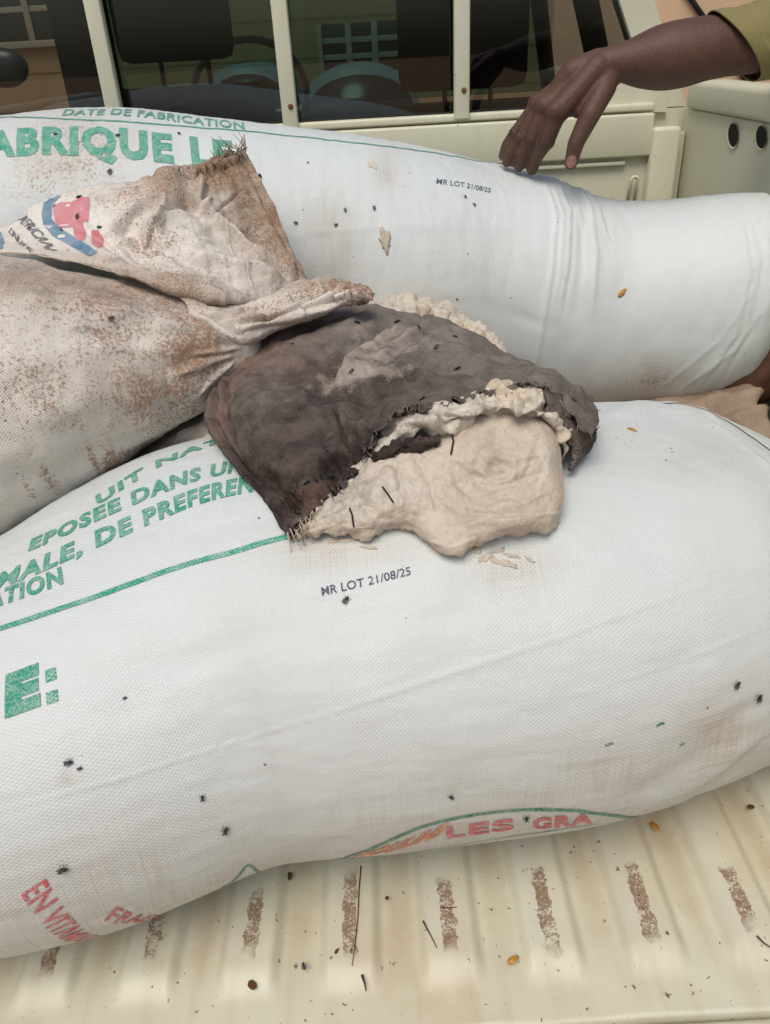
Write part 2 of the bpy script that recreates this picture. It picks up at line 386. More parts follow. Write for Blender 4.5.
def cabwall():
    """rear wall of the cab round its window (in x,z), with the slanting pillars"""
    z0, z1, ztop = .752, 1.16, 1.30
    xi0, xi1 = .668, .470; xo0, xo1 = .742, .545
    m = MB()
    m.prism([(-.32-xo0, .45), (xo0, .45), (xo0, z0-.004), (-.32-xo0, z0-.004)], 1.975, 2.03)              # below
    m.prism([(xi0, z0-.002), (xo0, z0-.002), (xo1, z1), (xi1, z1)], 1.975, 2.03)                  # right pillar
    m.prism([(-.32-xi0, z0-.002), (-.32-xo0, z0-.002), (-.32-xo1, z1), (-.32-xi1, z1)][::-1], 1.975, 2.03)
    m.prism([(-.32-xo1, z1+.002), (xo1, z1+.002), (xo1-.1, ztop), (-.32-xo1+.1, ztop)], 1.975, 2.03)
    o = m.build('cab_back', CREAM, truck, smooth=False)
    tri = [at(px, py, 1.96) for px, py in ((604, 113), (606, 97), (622, 84), (640, 60), (660, 60), (668, 112))]
    MB().prism([(p[0], p[2]) for p in tri], 1.962, 1.974).build('window_corner', CREAM, o, False)
    return o, xi0, xi1, z0, z1
cab, xi0, xi1, z0, z1 = cabwall()
MB().box(-.98, .660, 1.945, 1.974, .7452, .7625, .005).build('window_sill', CREAM, cab)
# tinted glass
gl = bpy.data.materials.new('tinted_glass'); gl.use_nodes = True; t = gl.node_tree; t.nodes.clear()
out = t.nodes.new('ShaderNodeOutputMaterial'); tr = nd(t, 'ShaderNodeBsdfTransparent'); tr.inputs[0].default_value = (.25, .28, .275, 1)
gs = nd(t, 'ShaderNodeBsdfGlossy', Roughness=.015); gs.inputs[0].default_value = (.9, .97, 1, 1); fr = nd(t, 'ShaderNodeFresnel', IOR=1.5)
mx = t.nodes.new('ShaderNodeMixShader'); L(t, math_(t, 'MULTIPLY_ADD', fr.outputs[0], 1.0, .02), mx.inputs[0]); L(t, tr.outputs[0], mx.inputs[1]); L(t, gs.outputs[0], mx.inputs[2]); L(t, mx.outputs[0], out.inputs[0])
gg = bpy.data.materials.new('green_windscreen_glass'); gg.use_nodes = True; t = gg.node_tree; t.nodes.clear()
out = t.nodes.new('ShaderNodeOutputMaterial'); tr = nd(t, 'ShaderNodeBsdfTransparent'); tr.inputs[0].default_value = (.26, .50, .42, 1)
L(t, tr.outputs[0], out.inputs[0])
gw = obj('rear_window', [(-.32-xi0, 1.99, z0), (xi0, 1.99, z0), (xi1, 1.99, z1), (-.32-xi1, 1.99, z1)], [(0, 1, 2, 3)], gl, cab, False)
for xb in (-.548, -.161, .2235):
    o = MB().box(xb-.017, xb+.017, 1.935, 1.962, .752, 1.2, .004).build('guard_bar', CREAM, cab)
    bz = at(385, 95, 1.93)[2]
    MB().ball((xb+.004, 1.934, .80+.02*math.sin(xb*40)), (.006, .003, .006)).build('bolt', RUST, o)
# cab shell
sh = MB()
sh.box(-1.06, .74, 1.98, 3.6, -.35, -.30, .01)                                   # floor
shell = sh.build('cab_floor', CREAM, truck)
MB().box(-.80, .50, 1.98, 3.05, 1.30, 1.34, .02).build('cab_roof', CREAM, shell)
for s, x in ((1, .742), (-1, -1.062)):
    d = MB(); xa = x if s > 0 else x-.03
    d.box(xa-.01, xa+.035, 2.03, 3.3, -.35, .74, .01).build('cab_side', CREAM, shell)
    xt = .545 if s > 0 else -.865
    if s < 0: continue
    MB().tube([(x, 2.62, .72), ((x+xt)/2, 2.62, 1.02), (xt, 2.62, 1.3)], .035).build('door_pillar', BLACKP, shell)
    MB().tube([(x, 3.45, .72), (xt, 3.02, 1.3)], .03).build('screen_pillar', BLACKP, shell)
obj('windscreen', [(-1.05, 3.45, .72), (.73, 3.45, .72), (.53, 3.02, 1.3), (-.85, 3.02, 1.3)], [(0, 1, 2, 3)], gg, shell, False)
MB().box(-1.05, .73, 3.1, 3.55, .3, .70, .05).build('dashboard', BLACKP, shell)
# seats: tall dark backs with headrests
fab = plain('dark_seat_cloth', (.012, .011, .012), .9, .1, .2, 80)
def seat(x, wd, Yq, zt, zb):
    m = MB().box(x-.25, x+.25, Yq-.02, Yq+.13, -.1, zb-.06, .05).box(x-.25, x+.25, Yq, Yq+.5, -.2, -.05, .05)
    o = m.build('seat', fab, truck)
    h = MB().box(x-wd/2, x+wd/2, Yq-.02, Yq+.10, zb, zt, .05).build('headrest', fab, o)
    for q in (-.05, .08): MB().tube([(x+q, Yq+.04, zb-.08), (x+q, Yq+.04, zb+.02)], .007, 8).build('headrest_post', BLACKP, h)
Yq = 2.45
for xa, xb_, yb_ in ((112, 229, 62), (398, 530, 90)):
    a = at(xa, 30, Yq); b_ = at(xb_, 30, Yq); bot = at((xa+xb_)/2, yb_, Yq)
    seat((a[0]+b_[0])/2, b_[0]-a[0], Yq, bot[2]+.30, bot[2])
a = at(50, 30, Yq+.2); b_ = at(108, 30, Yq+.2)
MB().box(a[0], b_[0], Yq+.2, Yq+.26, .3, 1.3, .02).build('door_pillar', BLACKP, shell)
# steering wheel
c = at(250, 95, 2.95); th = np.linspace(0, 2*math.pi, 40)
MB().tube(np.stack([c[0]+.19*np.cos(th), c[1]+.07*np.sin(th), c[2]+.16*np.sin(th)], -1), .012, 8, False).build('steering_wheel', plain('grey_rim', (.2, .22, .23), .4), truck)
mirror = at(4, 68, 3.3)
MB().ball(mirror, (.09, .04, .065), 12, 18).build('wing_mirror', plain('mirror_black', (.05, .06, .055), .25, .5), truck)

# =================================================================== HOUSE AHEAD, WALL AT THE RIGHT
hm, t, b = new_mat('tan_block_wall', .9, .1)
tc = t.nodes.new('ShaderNodeTexCoord').outputs['Object']; x, y, z = sepxyz(t, tc)
zz = math_(t, 'FRACT', math_(t, 'MULTIPLY', math_(t, 'ADD', z, 3), 1/.55)); jl = sharp(t, math_(t, 'SUBTRACT', .07, zz), 0, 40)
col = mix(t, tnoise(t, tc, 2.5, 5), (.42, .28, .15), (.54, .37, .21)); col = mix(t, math_(t, 'MULTIPLY', jl, .75), col, (.2, .13, .07)); L(t, col, b.inputs['Base Color'])
HY = 15.0
house = thing('house', 'tan block house ahead of the truck, seen through the cab glass', 'house', (-1.5, HY, G))
MB().box(-16, 11, HY, HY+5, G, 8, .02).build('wall', hm, house)
wf = plain('brown_frame_paint', (.42, .36, .27), .6); dk = plain('dark_pane', (.03, .04, .035), .2, .5)
for (px0, px1, py0, py1) in ((-40, 50, -60, 45), (325, 400, 20, 74)):
    a = at(px0, py1, HY); b_ = at(px1, py0, HY); x0, x1, zz0, zz1 = a[0], b_[0], a[2], b_[2]
    o = MB().box(x0, x1, HY-.03, HY-.001, zz0, zz1, .004).build('window', dk, house)
    f = MB().box(x0-.08, x1+.08, HY-.1, HY-.035, zz0-.1, zz0, .01).box(x1+.002, x1+.08, HY-.1, HY-.035, zz0+.002, zz1, .01).box(x0-.08, x0-.002, HY-.1, HY-.035, zz0+.002, zz1, .01)
    f.build('window_frame', wf, o)
    g_ = MB()
    for q in np.linspace(x0, x1, 4)[1:-1]: g_.box(q-.05, q+.05, HY-.08, HY-.05, zz0+.004, zz1, .004)
    for q in np.linspace(zz0, zz1, 4)[1:-1]: g_.box(x0+.004, x1-.004, HY-.048, HY-.032, q-.04, q+.04, .003)
    g_.build('window_grille', wf, o)
cg = plain('car_glass', (.02, .025, .03), .15, .6, .1, 3)
cpm = plain('blue_grey_car_paint', (.25, .31, .36), .3, .5, .05, 2)  # cars added ahead to stand in for reflections in the cab glass
for label, pl, pr, py, Yc_ in (('blue grey car added for a glass reflection, seen behind the steering wheel', 196, 292, 66, 11.5), ('blue grey car added for a glass reflection, seen right of the steering wheel', 296, 420, 67, 11.0)):
    a = at(pl, py, Yc_); b_ = at(pr, py, Yc_); cx_, wd, zt = (a[0]+b_[0])/2, (b_[0]-a[0])/2, a[2]
    car = thing('reflection_car', label, 'car', (cx_, Yc_, G), 'cars added for reflections in the cab glass')
    prof = [(wd*.98*math.cos(q), zt-.55+.55*math.sin(q)**.8) for q in np.linspace(0.02, math.pi-.02, 22)]
    MB().prism([(cx_+x, z) for x, z in prof][::-1], Yc_, Yc_+2.2).build('roof', cpm, car)
    gl_ = MB().prism([(cx_+x*.90, zt-.60+(z-zt+.55)*.84+.02) for x, z in prof][::-1], Yc_-.03, Yc_-.002).build('rear_screen', cg, car)
    MB().box(cx_-wd*1.08, cx_+wd*1.08, Yc_-.7, Yc_+3.4, G+.35, zt-.54, .12).build('body', cpm, car)
    for q in (-1, 1): MB().tube([(cx_+q*wd*.95-.1*q, Yc_-.2, G+.32), (cx_+q*wd*1.09, Yc_-.2, G+.32)], .32, 24).build('wheel', BLACKP, car)
wallm = plain('sandy_render', (.60, .43, .28), .95, .1, .1, 4, .3)
bw = thing('boundary_wall', 'sandy rendered wall beyond the right side of the truck bed', 'wall', (3.2, 4.4, G))
obj('wall', *(lambda m: (m.V, m.F))(MB().box(.95, 7.5, 4.4, 4.6, G, 2.2, .01)), wallm, bw)
cb = thing('cable', 'thin dark cable running diagonally down the sandy wall', 'cable', at(690, 0, 4.38))
MB().tube([at(684, -12, 4.385), at(700, 12, 4.385), at(722, 42, 4.385), at(742, 74, 4.385), at(758, 96, 4.385), at(790, 130, 4.385)], .012, 8).build('cable_run', BLACKP, cb)

# =================================================================== SACKS: generic stuffed tube
class Surf:
    """a sampled surface: P[N,K,3] with normals; finds places on itself and lays prints over itself"""
    def __init__(s, P, wrap, flip=None):
        s.P = P; s.wrap = wrap; s.N = gnorm(P, wrap)
        if wrap:
            c = P.mean(axis=1, keepdims=True)
            if np.mean(((P-c)*s.N).sum(-1)) < 0: s.N = -s.N
        else: s.N = facing(P, s.N)
        s.Q = proj(P); s.front = ((CP-P)*s.N).sum(-1) > 0
        d = np.linalg.norm(P-CP, axis=-1); s.D = d
    def sample(s, u, v, A=None):
        A = s.P if A is None else A
        n, k = A.shape[:2]; u = np.clip(u, 0, n-1.001); i = np.floor(u).astype(int); fu = (u-i)[..., None]
        if s.wrap: v = np.mod(v, k)
        else: v = np.clip(v, 0, k-1.001)
        j = np.floor(v).astype(int); fv = (v-j)[..., None]; j2 = (j+1) % k; j = j % k
        return (A[i, j]*(1-fv)+A[i, j2]*fv)*(1-fu)+(A[i+1, j]*(1-fv)+A[i+1, j2]*fv)*fu
    def uv(s, px, py):
        d = np.hypot(s.Q[..., 0]-px, s.Q[..., 1]-py)+np.where(s.front, 0, 1e6)
        i, j = np.unravel_index(np.argmin(d), d.shape); p = np.array([float(i), float(j)])
        for _ in range(6):
            f = lambda a: s.sample(np.array(a[0]), np.array(a[1]), s.Q)
            r = np.array([px, py])-f(p); J = np.stack([f(p+[.5, 0])-f(p-[.5, 0]), f(p+[0, .5])-f(p-[0, .5])], 1)
            try: st = np.linalg.solve(J, r)
            except np.linalg.LinAlgError: break
            p = p+np.clip(st, -4, 4)
        return p
    def hit(s, px, py):
        p = s.uv(px, py); return s.sample(np.array(p[0]), np.array(p[1])), s.sample(np.array(p[0]), np.array(p[1]), s.N)
    def lay(s, name, xy, F, A, B, Ct, mat, parent, off=.0009, Cb=None):
        """flat design xy in 0..1 x 0..1, origin at pixel A, its x end at pixel B, its top at pixel Ct; laid along the cloth"""
        a, b_, c, d0 = (s.uv(*q) for q in (A, B, Ct, Cb or A))
        if s.wrap:
            k = s.P.shape[1]
            for q in (b_, c, d0): q[1] = a[1]+(q[1]-a[1]+k/2) % k-k/2
        g = a+xy[:, :1]*(b_-a)+xy[:, 1:2]*(c-d0)
        V = s.sample(g[:, 0], g[:, 1])+s.sample(g[:, 0], g[:, 1], s.N)*off
        return obj(name, V, F, mat, parent, True, uv=np.stack([xy[:, 0]*.3, xy[:, 1]*.08], -1))
    def ribbon(s, name, pts, wpx, mat, parent, off=.0008):
        """a printed line through pixels, wpx wide"""
        g = np.array([s.uv(*p) for p in pts])
        if s.wrap:
            k = s.P.shape[1]
            for i in range(1, len(g)): g[i, 1] = g[i-1, 1]+(g[i, 1]-g[i-1, 1]+k/2) % k-k/2
        tt = np.linspace(0, len(g)-1, 24*len(g)); gi = crv(np.arange(len(g)), g, tt)
        c = s.sample(gi[:, 0], gi[:, 1]); n = s.sample(gi[:, 0], gi[:, 1], s.N)
        T = np.gradient(c, axis=0); T /= np.linalg.norm(T, axis=1)[:, None]; side_ = np.cross(n, T)
        w_ = np.interp(tt, np.arange(len(g)), np.broadcast_to(wpx, (len(g),)))
        wd = w_*np.linalg.norm(c-CP, axis=1)/FOC*.5
        V = np.stack([c+side_*wd[:, None]*q+n*off for q in (-1, -.33, .33, 1)], 1)
        al = np.cumsum(np.concatenate([[0], np.linalg.norm(np.diff(c, axis=0), axis=1)]))
        uv = np.stack([np.repeat(al[:, None], 4, 1), wd[:, None]*np.array([-1, -.33, .33, 1])], -1).reshape(-1, 2)
        return obj(name, V.reshape(-1, 3), gfaces(len(c), 4), mat, parent, uv=uv)

def text_flat(s, bold=.02, cut=(40, 8), shear=0.):
    """lettering as a fine flat mesh, scaled to 0..1 in x and cap height 0..1 in y"""
    cu = bpy.data.curves.new('lettering', 'FONT'); cu.body = s; cu.offset = bold; cu.resolution_u = 3; cu.shear = shear; cu.space_character = 1.0+bold*3
    o = bpy.data.objects.new('lettering', cu); COL.objects.link(o)
    dg = bpy.context.evaluated_depsgraph_get(); me = bpy.data.meshes.new_from_object(o.evaluated_get(dg))
    bm = bmesh.new(); bm.from_mesh(me); bpy.data.objects.remove(o); bpy.data.meshes.remove(me); bpy.data.curves.remove(cu)
    x = [v.co.x for v in bm.verts]; x0, x1 = min(x), max(x)
    y0, y1 = -bold, .72+bold
    for v in bm.verts: v.co = Vector(((v.co.x-x0)/(x1-x0), (v.co.y-y0)/(y1-y0), 0))
    for ax, n in ((0, cut[0]), (1, cut[1])):
        for k in range(-1 if ax else 1, n+(1 if ax else 0)):
            co = Vector((0, 0, 0)); co[ax] = k/n+.0007; no = Vector((0, 0, 0)); no[ax] = 1
            bmesh.ops.bisect_plane(bm, geom=bm.verts[:]+bm.edges[:]+bm.faces[:], plane_co=co, plane_no=no)
    bmesh.ops.triangulate(bm, faces=bm.faces[:]); bm.verts.index_update()
    V = np.array([v.co[:2] for v in bm.verts]); F = [[v.index for v in f.verts] for f in bm.faces]; bm.free()
    return V, F
def poly_flat(poly, n=14):
    """a filled outline in pixel-like coordinates -> fine mesh"""
    bm = bmesh.new(); bm.faces.new([bm.verts.new((*p, 0)) for p in poly])
    P = np.array(poly, float); lo, hi = P.min(0), P.max(0)
    for ax in (0, 1):
        for k in range(1, n):
            co = Vector((0, 0, 0)); co[ax] = lo[ax]+(hi[ax]-lo[ax])*k/n; no = Vector((0, 0, 0)); no[ax] = 1
            bmesh.ops.bisect_plane(bm, geom=bm.verts[:]+bm.edges[:]+bm.faces[:], plane_co=co, plane_no=no)
    bmesh.ops.triangulate(bm, faces=bm.faces[:]); bm.verts.index_update()
    V = np.array([v.co[:2] for v in bm.verts]); F = [[v.index for v in f.verts] for f in bm.faces]; bm.free()
    return V, F

def stuffed(xs, yc, zc, ry, rz, N, K, disp=None, ex=.9, cap0=.05, cap1=.05, seam=None):
    xs = np.asarray(xs); t = np.linspace(xs[0], xs[-1], N)
    kz = max(1, int(.08/(t[1]-t[0]))); ker = np.hanning(2*kz+3); ker /= ker.sum()
    even = lambda a: np.convolve(np.pad(a, kz+1, mode='edge'), ker, 'valid')
    Yc, Zc, RY, RZ = (even(crv(xs, a, t)) for a in (yc, zc, ry, rz))
    c0 = np.sqrt(np.clip(1-np.clip(1-(t-xs[0])/cap0, 0, 1)**2, 0, 1)); c1 = np.sqrt(np.clip(1-np.clip(1-(xs[-1]-t)/cap1, 0, 1)**2, 0, 1))
    cc = np.maximum(c0*c1, .02); RY = RY*cc; RZ = RZ*cc
    dy = np.gradient(Yc, t); n = np.stack([-dy, np.ones_like(dy)], -1); n /= np.linalg.norm(n, axis=1)[:, None]
    th = np.linspace(0, 2*np.pi, K, endpoint=False)
    c = np.sign(np.cos(th))*np.abs(np.cos(th))**ex; s = np.sign(np.sin(th))*np.abs(np.sin(th))**ex
    P = np.zeros((N, K, 3))
    P[..., 0] = t[:, None]+n[:, 0, None]*RY[:, None]*c; P[..., 1] = Yc[:, None]+n[:, 1, None]*RY[:, None]*c; P[..., 2] = Zc[:, None]+RZ[:, None]*s
    if disp is not None:
        Nn = gnorm(P, True); cm = P.mean(axis=1, keepdims=True)
        if np.mean(((P-cm)*Nn).sum(-1)) < 0: Nn = -Nn
        P = P+Nn*(disp(P, t, th)*np.minimum(1, cc*1.2)[:, None])[..., None]
    rad = RY.mean()
    uv = np.stack([np.repeat(t[:, None], K, 1), np.repeat((th*rad)[None], N, 0)], -1).reshape(-1, 2)
    return P, uv
def tube_obj(name, P, uv, mat, parent, stain):
    N, K = P.shape[:2]; F = gfaces(N, K, True).tolist()+[list(range(K))[::-1], list(range((N-1)*K, N*K))]
    return obj(name, P.reshape(-1, 3), F, mat, parent, uv=uv, attrs={'stain': stain.reshape(-1, 3)})
def blob(q, c, rx, ry, ang=0):
    a = R(ang); d = q-np.array(c, float); u = d[..., 0]*math.cos(a)+d[..., 1]*math.sin(a); v = -d[..., 0]*math.sin(a)+d[..., 1]*math.cos(a)
    return np.exp(-((u/rx)**2+(v/ry)**2))

# ------------------------------------------------------------------ brown sack underneath
xs = np.array([-.98, -.6, -.2, .2, .5, .7])
brown = thing('brown_sack', 'brown cloth sack squashed beneath the rear white sack', 'sack', (0, 1.42, 0))
def dz(P, t, th):
    q = proj(P); return .012*fbm(P, 7, 4)+creases(q, [([(660, 420), (720, 400), (790, 392)], 5, .012, 'r'), ([(690, 425), (740, 410), (790, 405)], 4, .010, 's'), ([(640, 415), (700, 408), (760, 425)], 5, -.012, 'r')])+.005*fbm(P*np.array([1, 1, 3]), 22, 3)
P, uv = stuffed(xs, [1.45]*6, [.115, .12, .13, .14, .17, .19], [.34, .36, .36, .36, .37, .36], [.11, .12, .13, .14, .165, .18], 240, 200, dz, .8)
q = proj(P); st = np.stack([.25+.3*fbm(P, 12, 3), .4+.5*fbm(P, 8, 3), 0*q[..., 0]], -1)
tube_obj('sack_body', P, uv, BROWN, brown, np.clip(st, 0, 1))

# dark bundle beside the bed wall, below the end of the rear sack
db = thing('dark_bundle', 'dark brown bundle tucked under the right end of the rear sack', 'bundle', (.66, 1.3, .35))
P, uv = stuffed(np.array([.56, .62, .68, .736]), [1.36, 1.37, 1.38, 1.39], [.31, .34, .37, .40], [.06, .09, .11, .11], [.06, .08, .10, .11], 90, 90, lambda P, t, th: .006*fbm(P, 18, 3), cap0=.06, cap1=.02)
tube_obj('bundle_body', P, uv, plain('dark_brown_cloth', (.085, .042, .026), .7, .2, .2, 20, .3), db, np.zeros(P.shape))

# ------------------------------------------------------------------ rear white sack
RX = np.array([-1.0, -.75, -.5, -.3, -.1, .05, .2, .35, .45, .55, .64, .735])
rear = thing('rear_sack', 'clean white grain sack lying against the cab under the hand, big green lettering', 'sack', (0, 1.5, .28))
def drear(P, t, th):
    q = proj(P); d = .004*fbm(P, 3.5, 3)+.0009*fbm(P*np.array([3, 1, 1]), 16, 3)
    d += creases(q, [([(541, 172), (556, 215), (552, 270), (540, 340), (528, 400)], 2.2, .0034, 'r'), ([(548, 173), (563, 215), (560, 270), (550, 330)], 1.8, .0026, 'r'), ([(556, 175), (572, 210), (570, 262), (560, 320)], 2.0, .0028, 's'),
        ([(566, 178), (582, 212), (582, 270), (574, 340)], 6, -.0035, 'r'), ([(572, 178), (590, 204), (596, 250), (592, 320)], 2.2, .0030, 'r'), ([(583, 184), (600, 206), (610, 240)], 2.0, .0024, 's'), ([(562, 178), (578, 200), (584, 230)], 1.6, .002, 'r'),
        ([(752, 215), (764, 260), (752, 330), (715, 392)], 3, -.0022, 'r'), ([(742, 215), (752, 270), (738, 335), (695, 396)], 2.2, .0016, 's'), ([(765, 230), (775, 270), (760, 340)], 3, .003, 'r'),
        ([(770, 300), (735, 350), (675, 395)], 2, .0018, 'r'), ([(760, 280), (720, 340), (650, 398)], 2, .0014, 'r'),
        ([(545, 230), (400, 225), (285, 235)], 4, .0007, 'r'), ([(560, 330), (500, 310), (420, 300)], 9, -.0015, 'r')])
    return d
ryz = np.array([.173, .204, .237, .2469, .2467, .247, .2329, .2174, .1967, .1925, .188, .148])
P, uv = stuffed(RX, [1.42, 1.4367, 1.4533, 1.4667, 1.48, 1.49, 1.5, 1.485, 1.475, 1.4541, 1.4255, 1.40], [.6266, .6141, .6033, .5727, .5387, .5132, .4826, .4589, .4413, .448, .460, .498],
                ryz, ryz, 520, 420, drear, cap0=.12, cap1=.045)
q = proj(P)
st = np.zeros(P.shape)
st[..., 0] = .62*blob(q, (90, 150), 60, 50)+.5*blob(q, (20, 190), 60, 30)+.5*blob(q, (310, 205), 22, 30, 30)*.9+.62*blob(q, (655, 378), 22, 26)+.25*blob(q, (600, 385), 60, 25)+.2*blob(q, (30, 130), 90, 40)
st[..., 1] = .35*blob(q, (655, 385), 35, 30)+.25*blob(q, (560, 395), 80, 30)+.35*blob(q, (330, 260), 30, 60)+.18*blob(q, (450, 300), 90, 60)+.06+.3*blob(q, (60, 150), 90, 50)+.35*blob(q, (386, 170), 14, 20)
st[..., 2] = .03+.35*blob(q, (90, 160), 90, 60)+.10*blob(q, (460, 220), 120, 60)
tube_obj('sack_body', P, uv, WHITE, rear, np.clip(st, 0, 1))
SR = Surf(P, True)
V, F = text_flat('FABRIQUE LE', .055, (70, 8)); SR.lay('printed_text', V, F, (-34, 162), (236, 171), (-32, 134), GREEN, rear)
V, F = text_flat('DATE DE FABRICATION', .02, (60, 4), .1); SR.lay('printed_text', V, F, (62, 116), (246, 130.5), (150, 112), GREEN, rear, Cb=(150, 119.5))
SR.ribbon('printed_line', [(-30, 121), (30, 117.5), (110, 121), (190, 127), (280, 135), (380, 146), (440, 154), (492, 163)], 2.6, GREEN, rear)
V, F = text_flat('MR LOT 21/08/25', .004, (40, 3)); SR.lay('lot_stamp', V, F, (436, 184), (490, 193), (437, 178.5), BLACKINK, rear)

# ------------------------------------------------------------------ front white sack
FX = np.array([-.95, -.6, -.4, -.2, 0., .2, .4, .55, .7, .76])
fyc = [.6122, .6518, .6814, .7738, .7926, .8063, .8659, .8747, .9048, .9219]; frz = np.array([.1687, .1929, .2224, .2473, .251, .2461, .2341, .2031, .1532, .1313])
front = thing('front_sack', 'large white grain sack lying nearest the camera across the ribbed bed', 'sack', (0, .75, 0))
def dfront(P, t, th):
    q = proj(P); d = .004*fbm(P, 3.2, 3)+.0008*fbm(P*np.array([1, 3, 3]), 14, 3)
    d += creases(q, [([(-20, 815), (120, 778), (260, 735), (400, 690), (560, 638), (770, 560)], 1.6, .0013, 'r'), ([(560, 700), (680, 662), (780, 620)], 1.6, .0007, 'r'),
        ([(596, 420), (650, 403), (700, 412), (735, 436), (790, 480)], 5, .004, 'r'), ([(690, 408), (730, 432), (790, 478)], 2.2, -.0025, 'r'),
        ([(80, 700), (250, 640), (420, 600)], 26, -.003, 'r'), ([(770, 690), (700, 760), (620, 805)], 16, -.004, 'r'), ([(760, 740), (720, 775), (680, 800)], 6, .003, 's'),
        ([(430, 620), (560, 560), (680, 520)], 30, -.003, 'r')])
    return d
P, uv = stuffed(FX, fyc, frz+.010, frz*1.12, frz, 620, 520, dfront, cap0=.06, cap1=.05)
P[..., 2] = np.maximum(P[..., 2], .0025)
q = proj(P); st = np.zeros(P.shape)
st[..., 0] = .30*blob(q, (715, 470), 30, 14)+.42*blob(q, (725, 725), 22, 30, -50)+.40*blob(q, (300, 545), 60, 20)+.15*blob(q, (470, 580), 40, 16)+.18*blob(q, (60, 820), 120, 60)*0
st[..., 1] = .10+.5*sm(820, 960, q[..., 1]+q[..., 0]*.22)*.7+.35*blob(q, (330, 550), 70, 22)+.3*blob(q, (510, 570), 45, 22)+.3*blob(q, (720, 730), 30, 40, -50)+.18*blob(q, (690, 460), 60, 20)+.3*blob(q, (65, 778), 8, 8)  # tan wash deepens towards the lower edge, with local patches
st[..., 2] = .012+.22*blob(q, (640, 450), 60, 30)+.03*blob(q, (380, 780), 240, 100)
tube_obj('sack_body', P, uv, WHITE, front, np.clip(st, 0, 1))
SF = Surf(P, True)
def ft(s, A, B, Ct, mat=GREEN, bold=.035, name='printed_text', cut=(60, 6), shear=0., off=.0009, Cb=None):
    V, F = text_flat(s, bold, cut, shear); return SF.lay(name, V, F, A, B, Ct, mat, front, off, Cb)
ft('UIT NATUREL', (97, 506), (296, 428), (165, 465), Cb=(167, 476), bold=.045)
ft('EPOSEE DANS UN', (28, 552), (243, 472), (150, 490), Cb=(152, 505), bold=.045)
ft('MALE, DE PREFERENCE', (-6, 591), (283, 489), (160, 512), Cb=(163, 530), bold=.045)
ft('ATION', (-14, 611), (64, 584), (60, 566), Cb=(63, 584), bold=.045)
ft('E', (5, 719), (41, 706), (6, 673), bold=.08, cut=(8, 8))
ft('BAS', (-140, 765), (-1, 721), (-2, 688), Cb=(-1, 721), bold=.08)
for cq in ([(45, 671), (55.5, 667), (57, 679), (46, 683)], [(46, 693), (57.5, 689), (58.5, 701), (47, 705)]):
    cuv = [SF.uv(*p) for p in cq]; g = np.array([[a*(1-w_)+b_*w_ for w_ in np.linspace(0, 1, 6)] for a, b_ in zip(np.linspace(cuv[0], cuv[3], 6), np.linspace(cuv[1], cuv[2], 6))]).reshape(-1, 2)
    obj('printed_dot', SF.sample(g[:, 0], g[:, 1])+SF.sample(g[:, 0], g[:, 1], SF.N)*.0009, gfaces(6, 6), GREEN, front, uv=g*.003)
SF.ribbon('printed_line', [(-25, 636), (60, 609), (150, 577), (230, 553), (300, 534), (345, 524)], 6, GREEN, front)
ft('MR LOT 21/08/25', (322, 596), (411, 575), (321, 587), BLACKINK, .006, 'lot_stamp', (40, 3))
ft('EN VITAMINES', (21, 894), (92, 986), (47, 877), RED, .012)
ft('FRAIS', (104, 920), (150, 935), (117, 906), RED, .012)
SF.ribbon('printed_line', [(228, 886), (240, 874), (246, 866), (252, 866.5), (262, 871), (276, 872), (292, 868)], 2.6, DKGREEN, front)
SF.ribbon('printed_line', [(338, 861), (372, 848), (415, 829), (460, 817), (515, 810), (570, 810), (612, 815), (640, 821)], 4.6, DKGREEN, front)
SF.ribbon('printed_line', [(400, 856), (440, 848), (500, 838), (560, 829), (600, 823)], 2.0, DKGREEN, front)
ft('MOULINS', (352, 862), (437, 836), (364, 851), ORANGE, .06)
ft('LES', (447, 838), (514, 829), (446, 826), RED, .03)
ft('GRA', (533, 829), (592, 822.5), (533, 817), RED, .04)
for A in ((605, 746, 8), (656, 726, 8), (680, 745, 4)):
    SF.ribbon('green_fleck', [(A[0], A[1]), (A[0]+A[2]*.6, A[1]-A[2]*.35), (A[0]+A[2], A[1]-A[2]*.4)], 2.6, DKGREEN, front)
# hem sewn across the right end
SF.ribbon('hem', [(664, 403.5), (700, 407), (735, 426), (772, 452)], 6, WHITE, front, .002)
# =================================================================== CLOTH PATCHES
def patch(ctrl, nu, nv, lines=(), amp=.003, sc=14, rag=None, extra=None):
    """control rows of (pixel x, pixel y, distance): a cloth surface in space; a negative distance lies that far in front of the front sack"""
    C_ = np.array(ctrl, float); r, c, _ = C_.shape
    for i in range(r):
        for j in range(c):
            if C_[i, j, 2] < 0: C_[i, j, 2] += SF.hit(C_[i, j, 0], C_[i, j, 1])[0][1]
    a = np.stack([crv(np.arange(c), C_[i], np.linspace(0, c-1, nu)) for i in range(r)])
    g = np.stack([crv(np.arange(r), a[:, k], np.linspace(0, r-1, nv)) for k in range(nu)], 1)
    u, v = np.meshgrid(np.linspace(0, 1, nu), np.linspace(0, 1, nv))
    if rag is not None: g[..., :2] += rag(u, v)
    P = at(g[..., 0], g[..., 1], g[..., 2]); N = facing(P, gnorm(P)); q = g[..., :2]
    h = amp*fbm(P, sc, 4)+creases(q, lines)
    if extra is not None: h = h+extra(P, q, u, v)
    return P+N*h[..., None], q, u, v
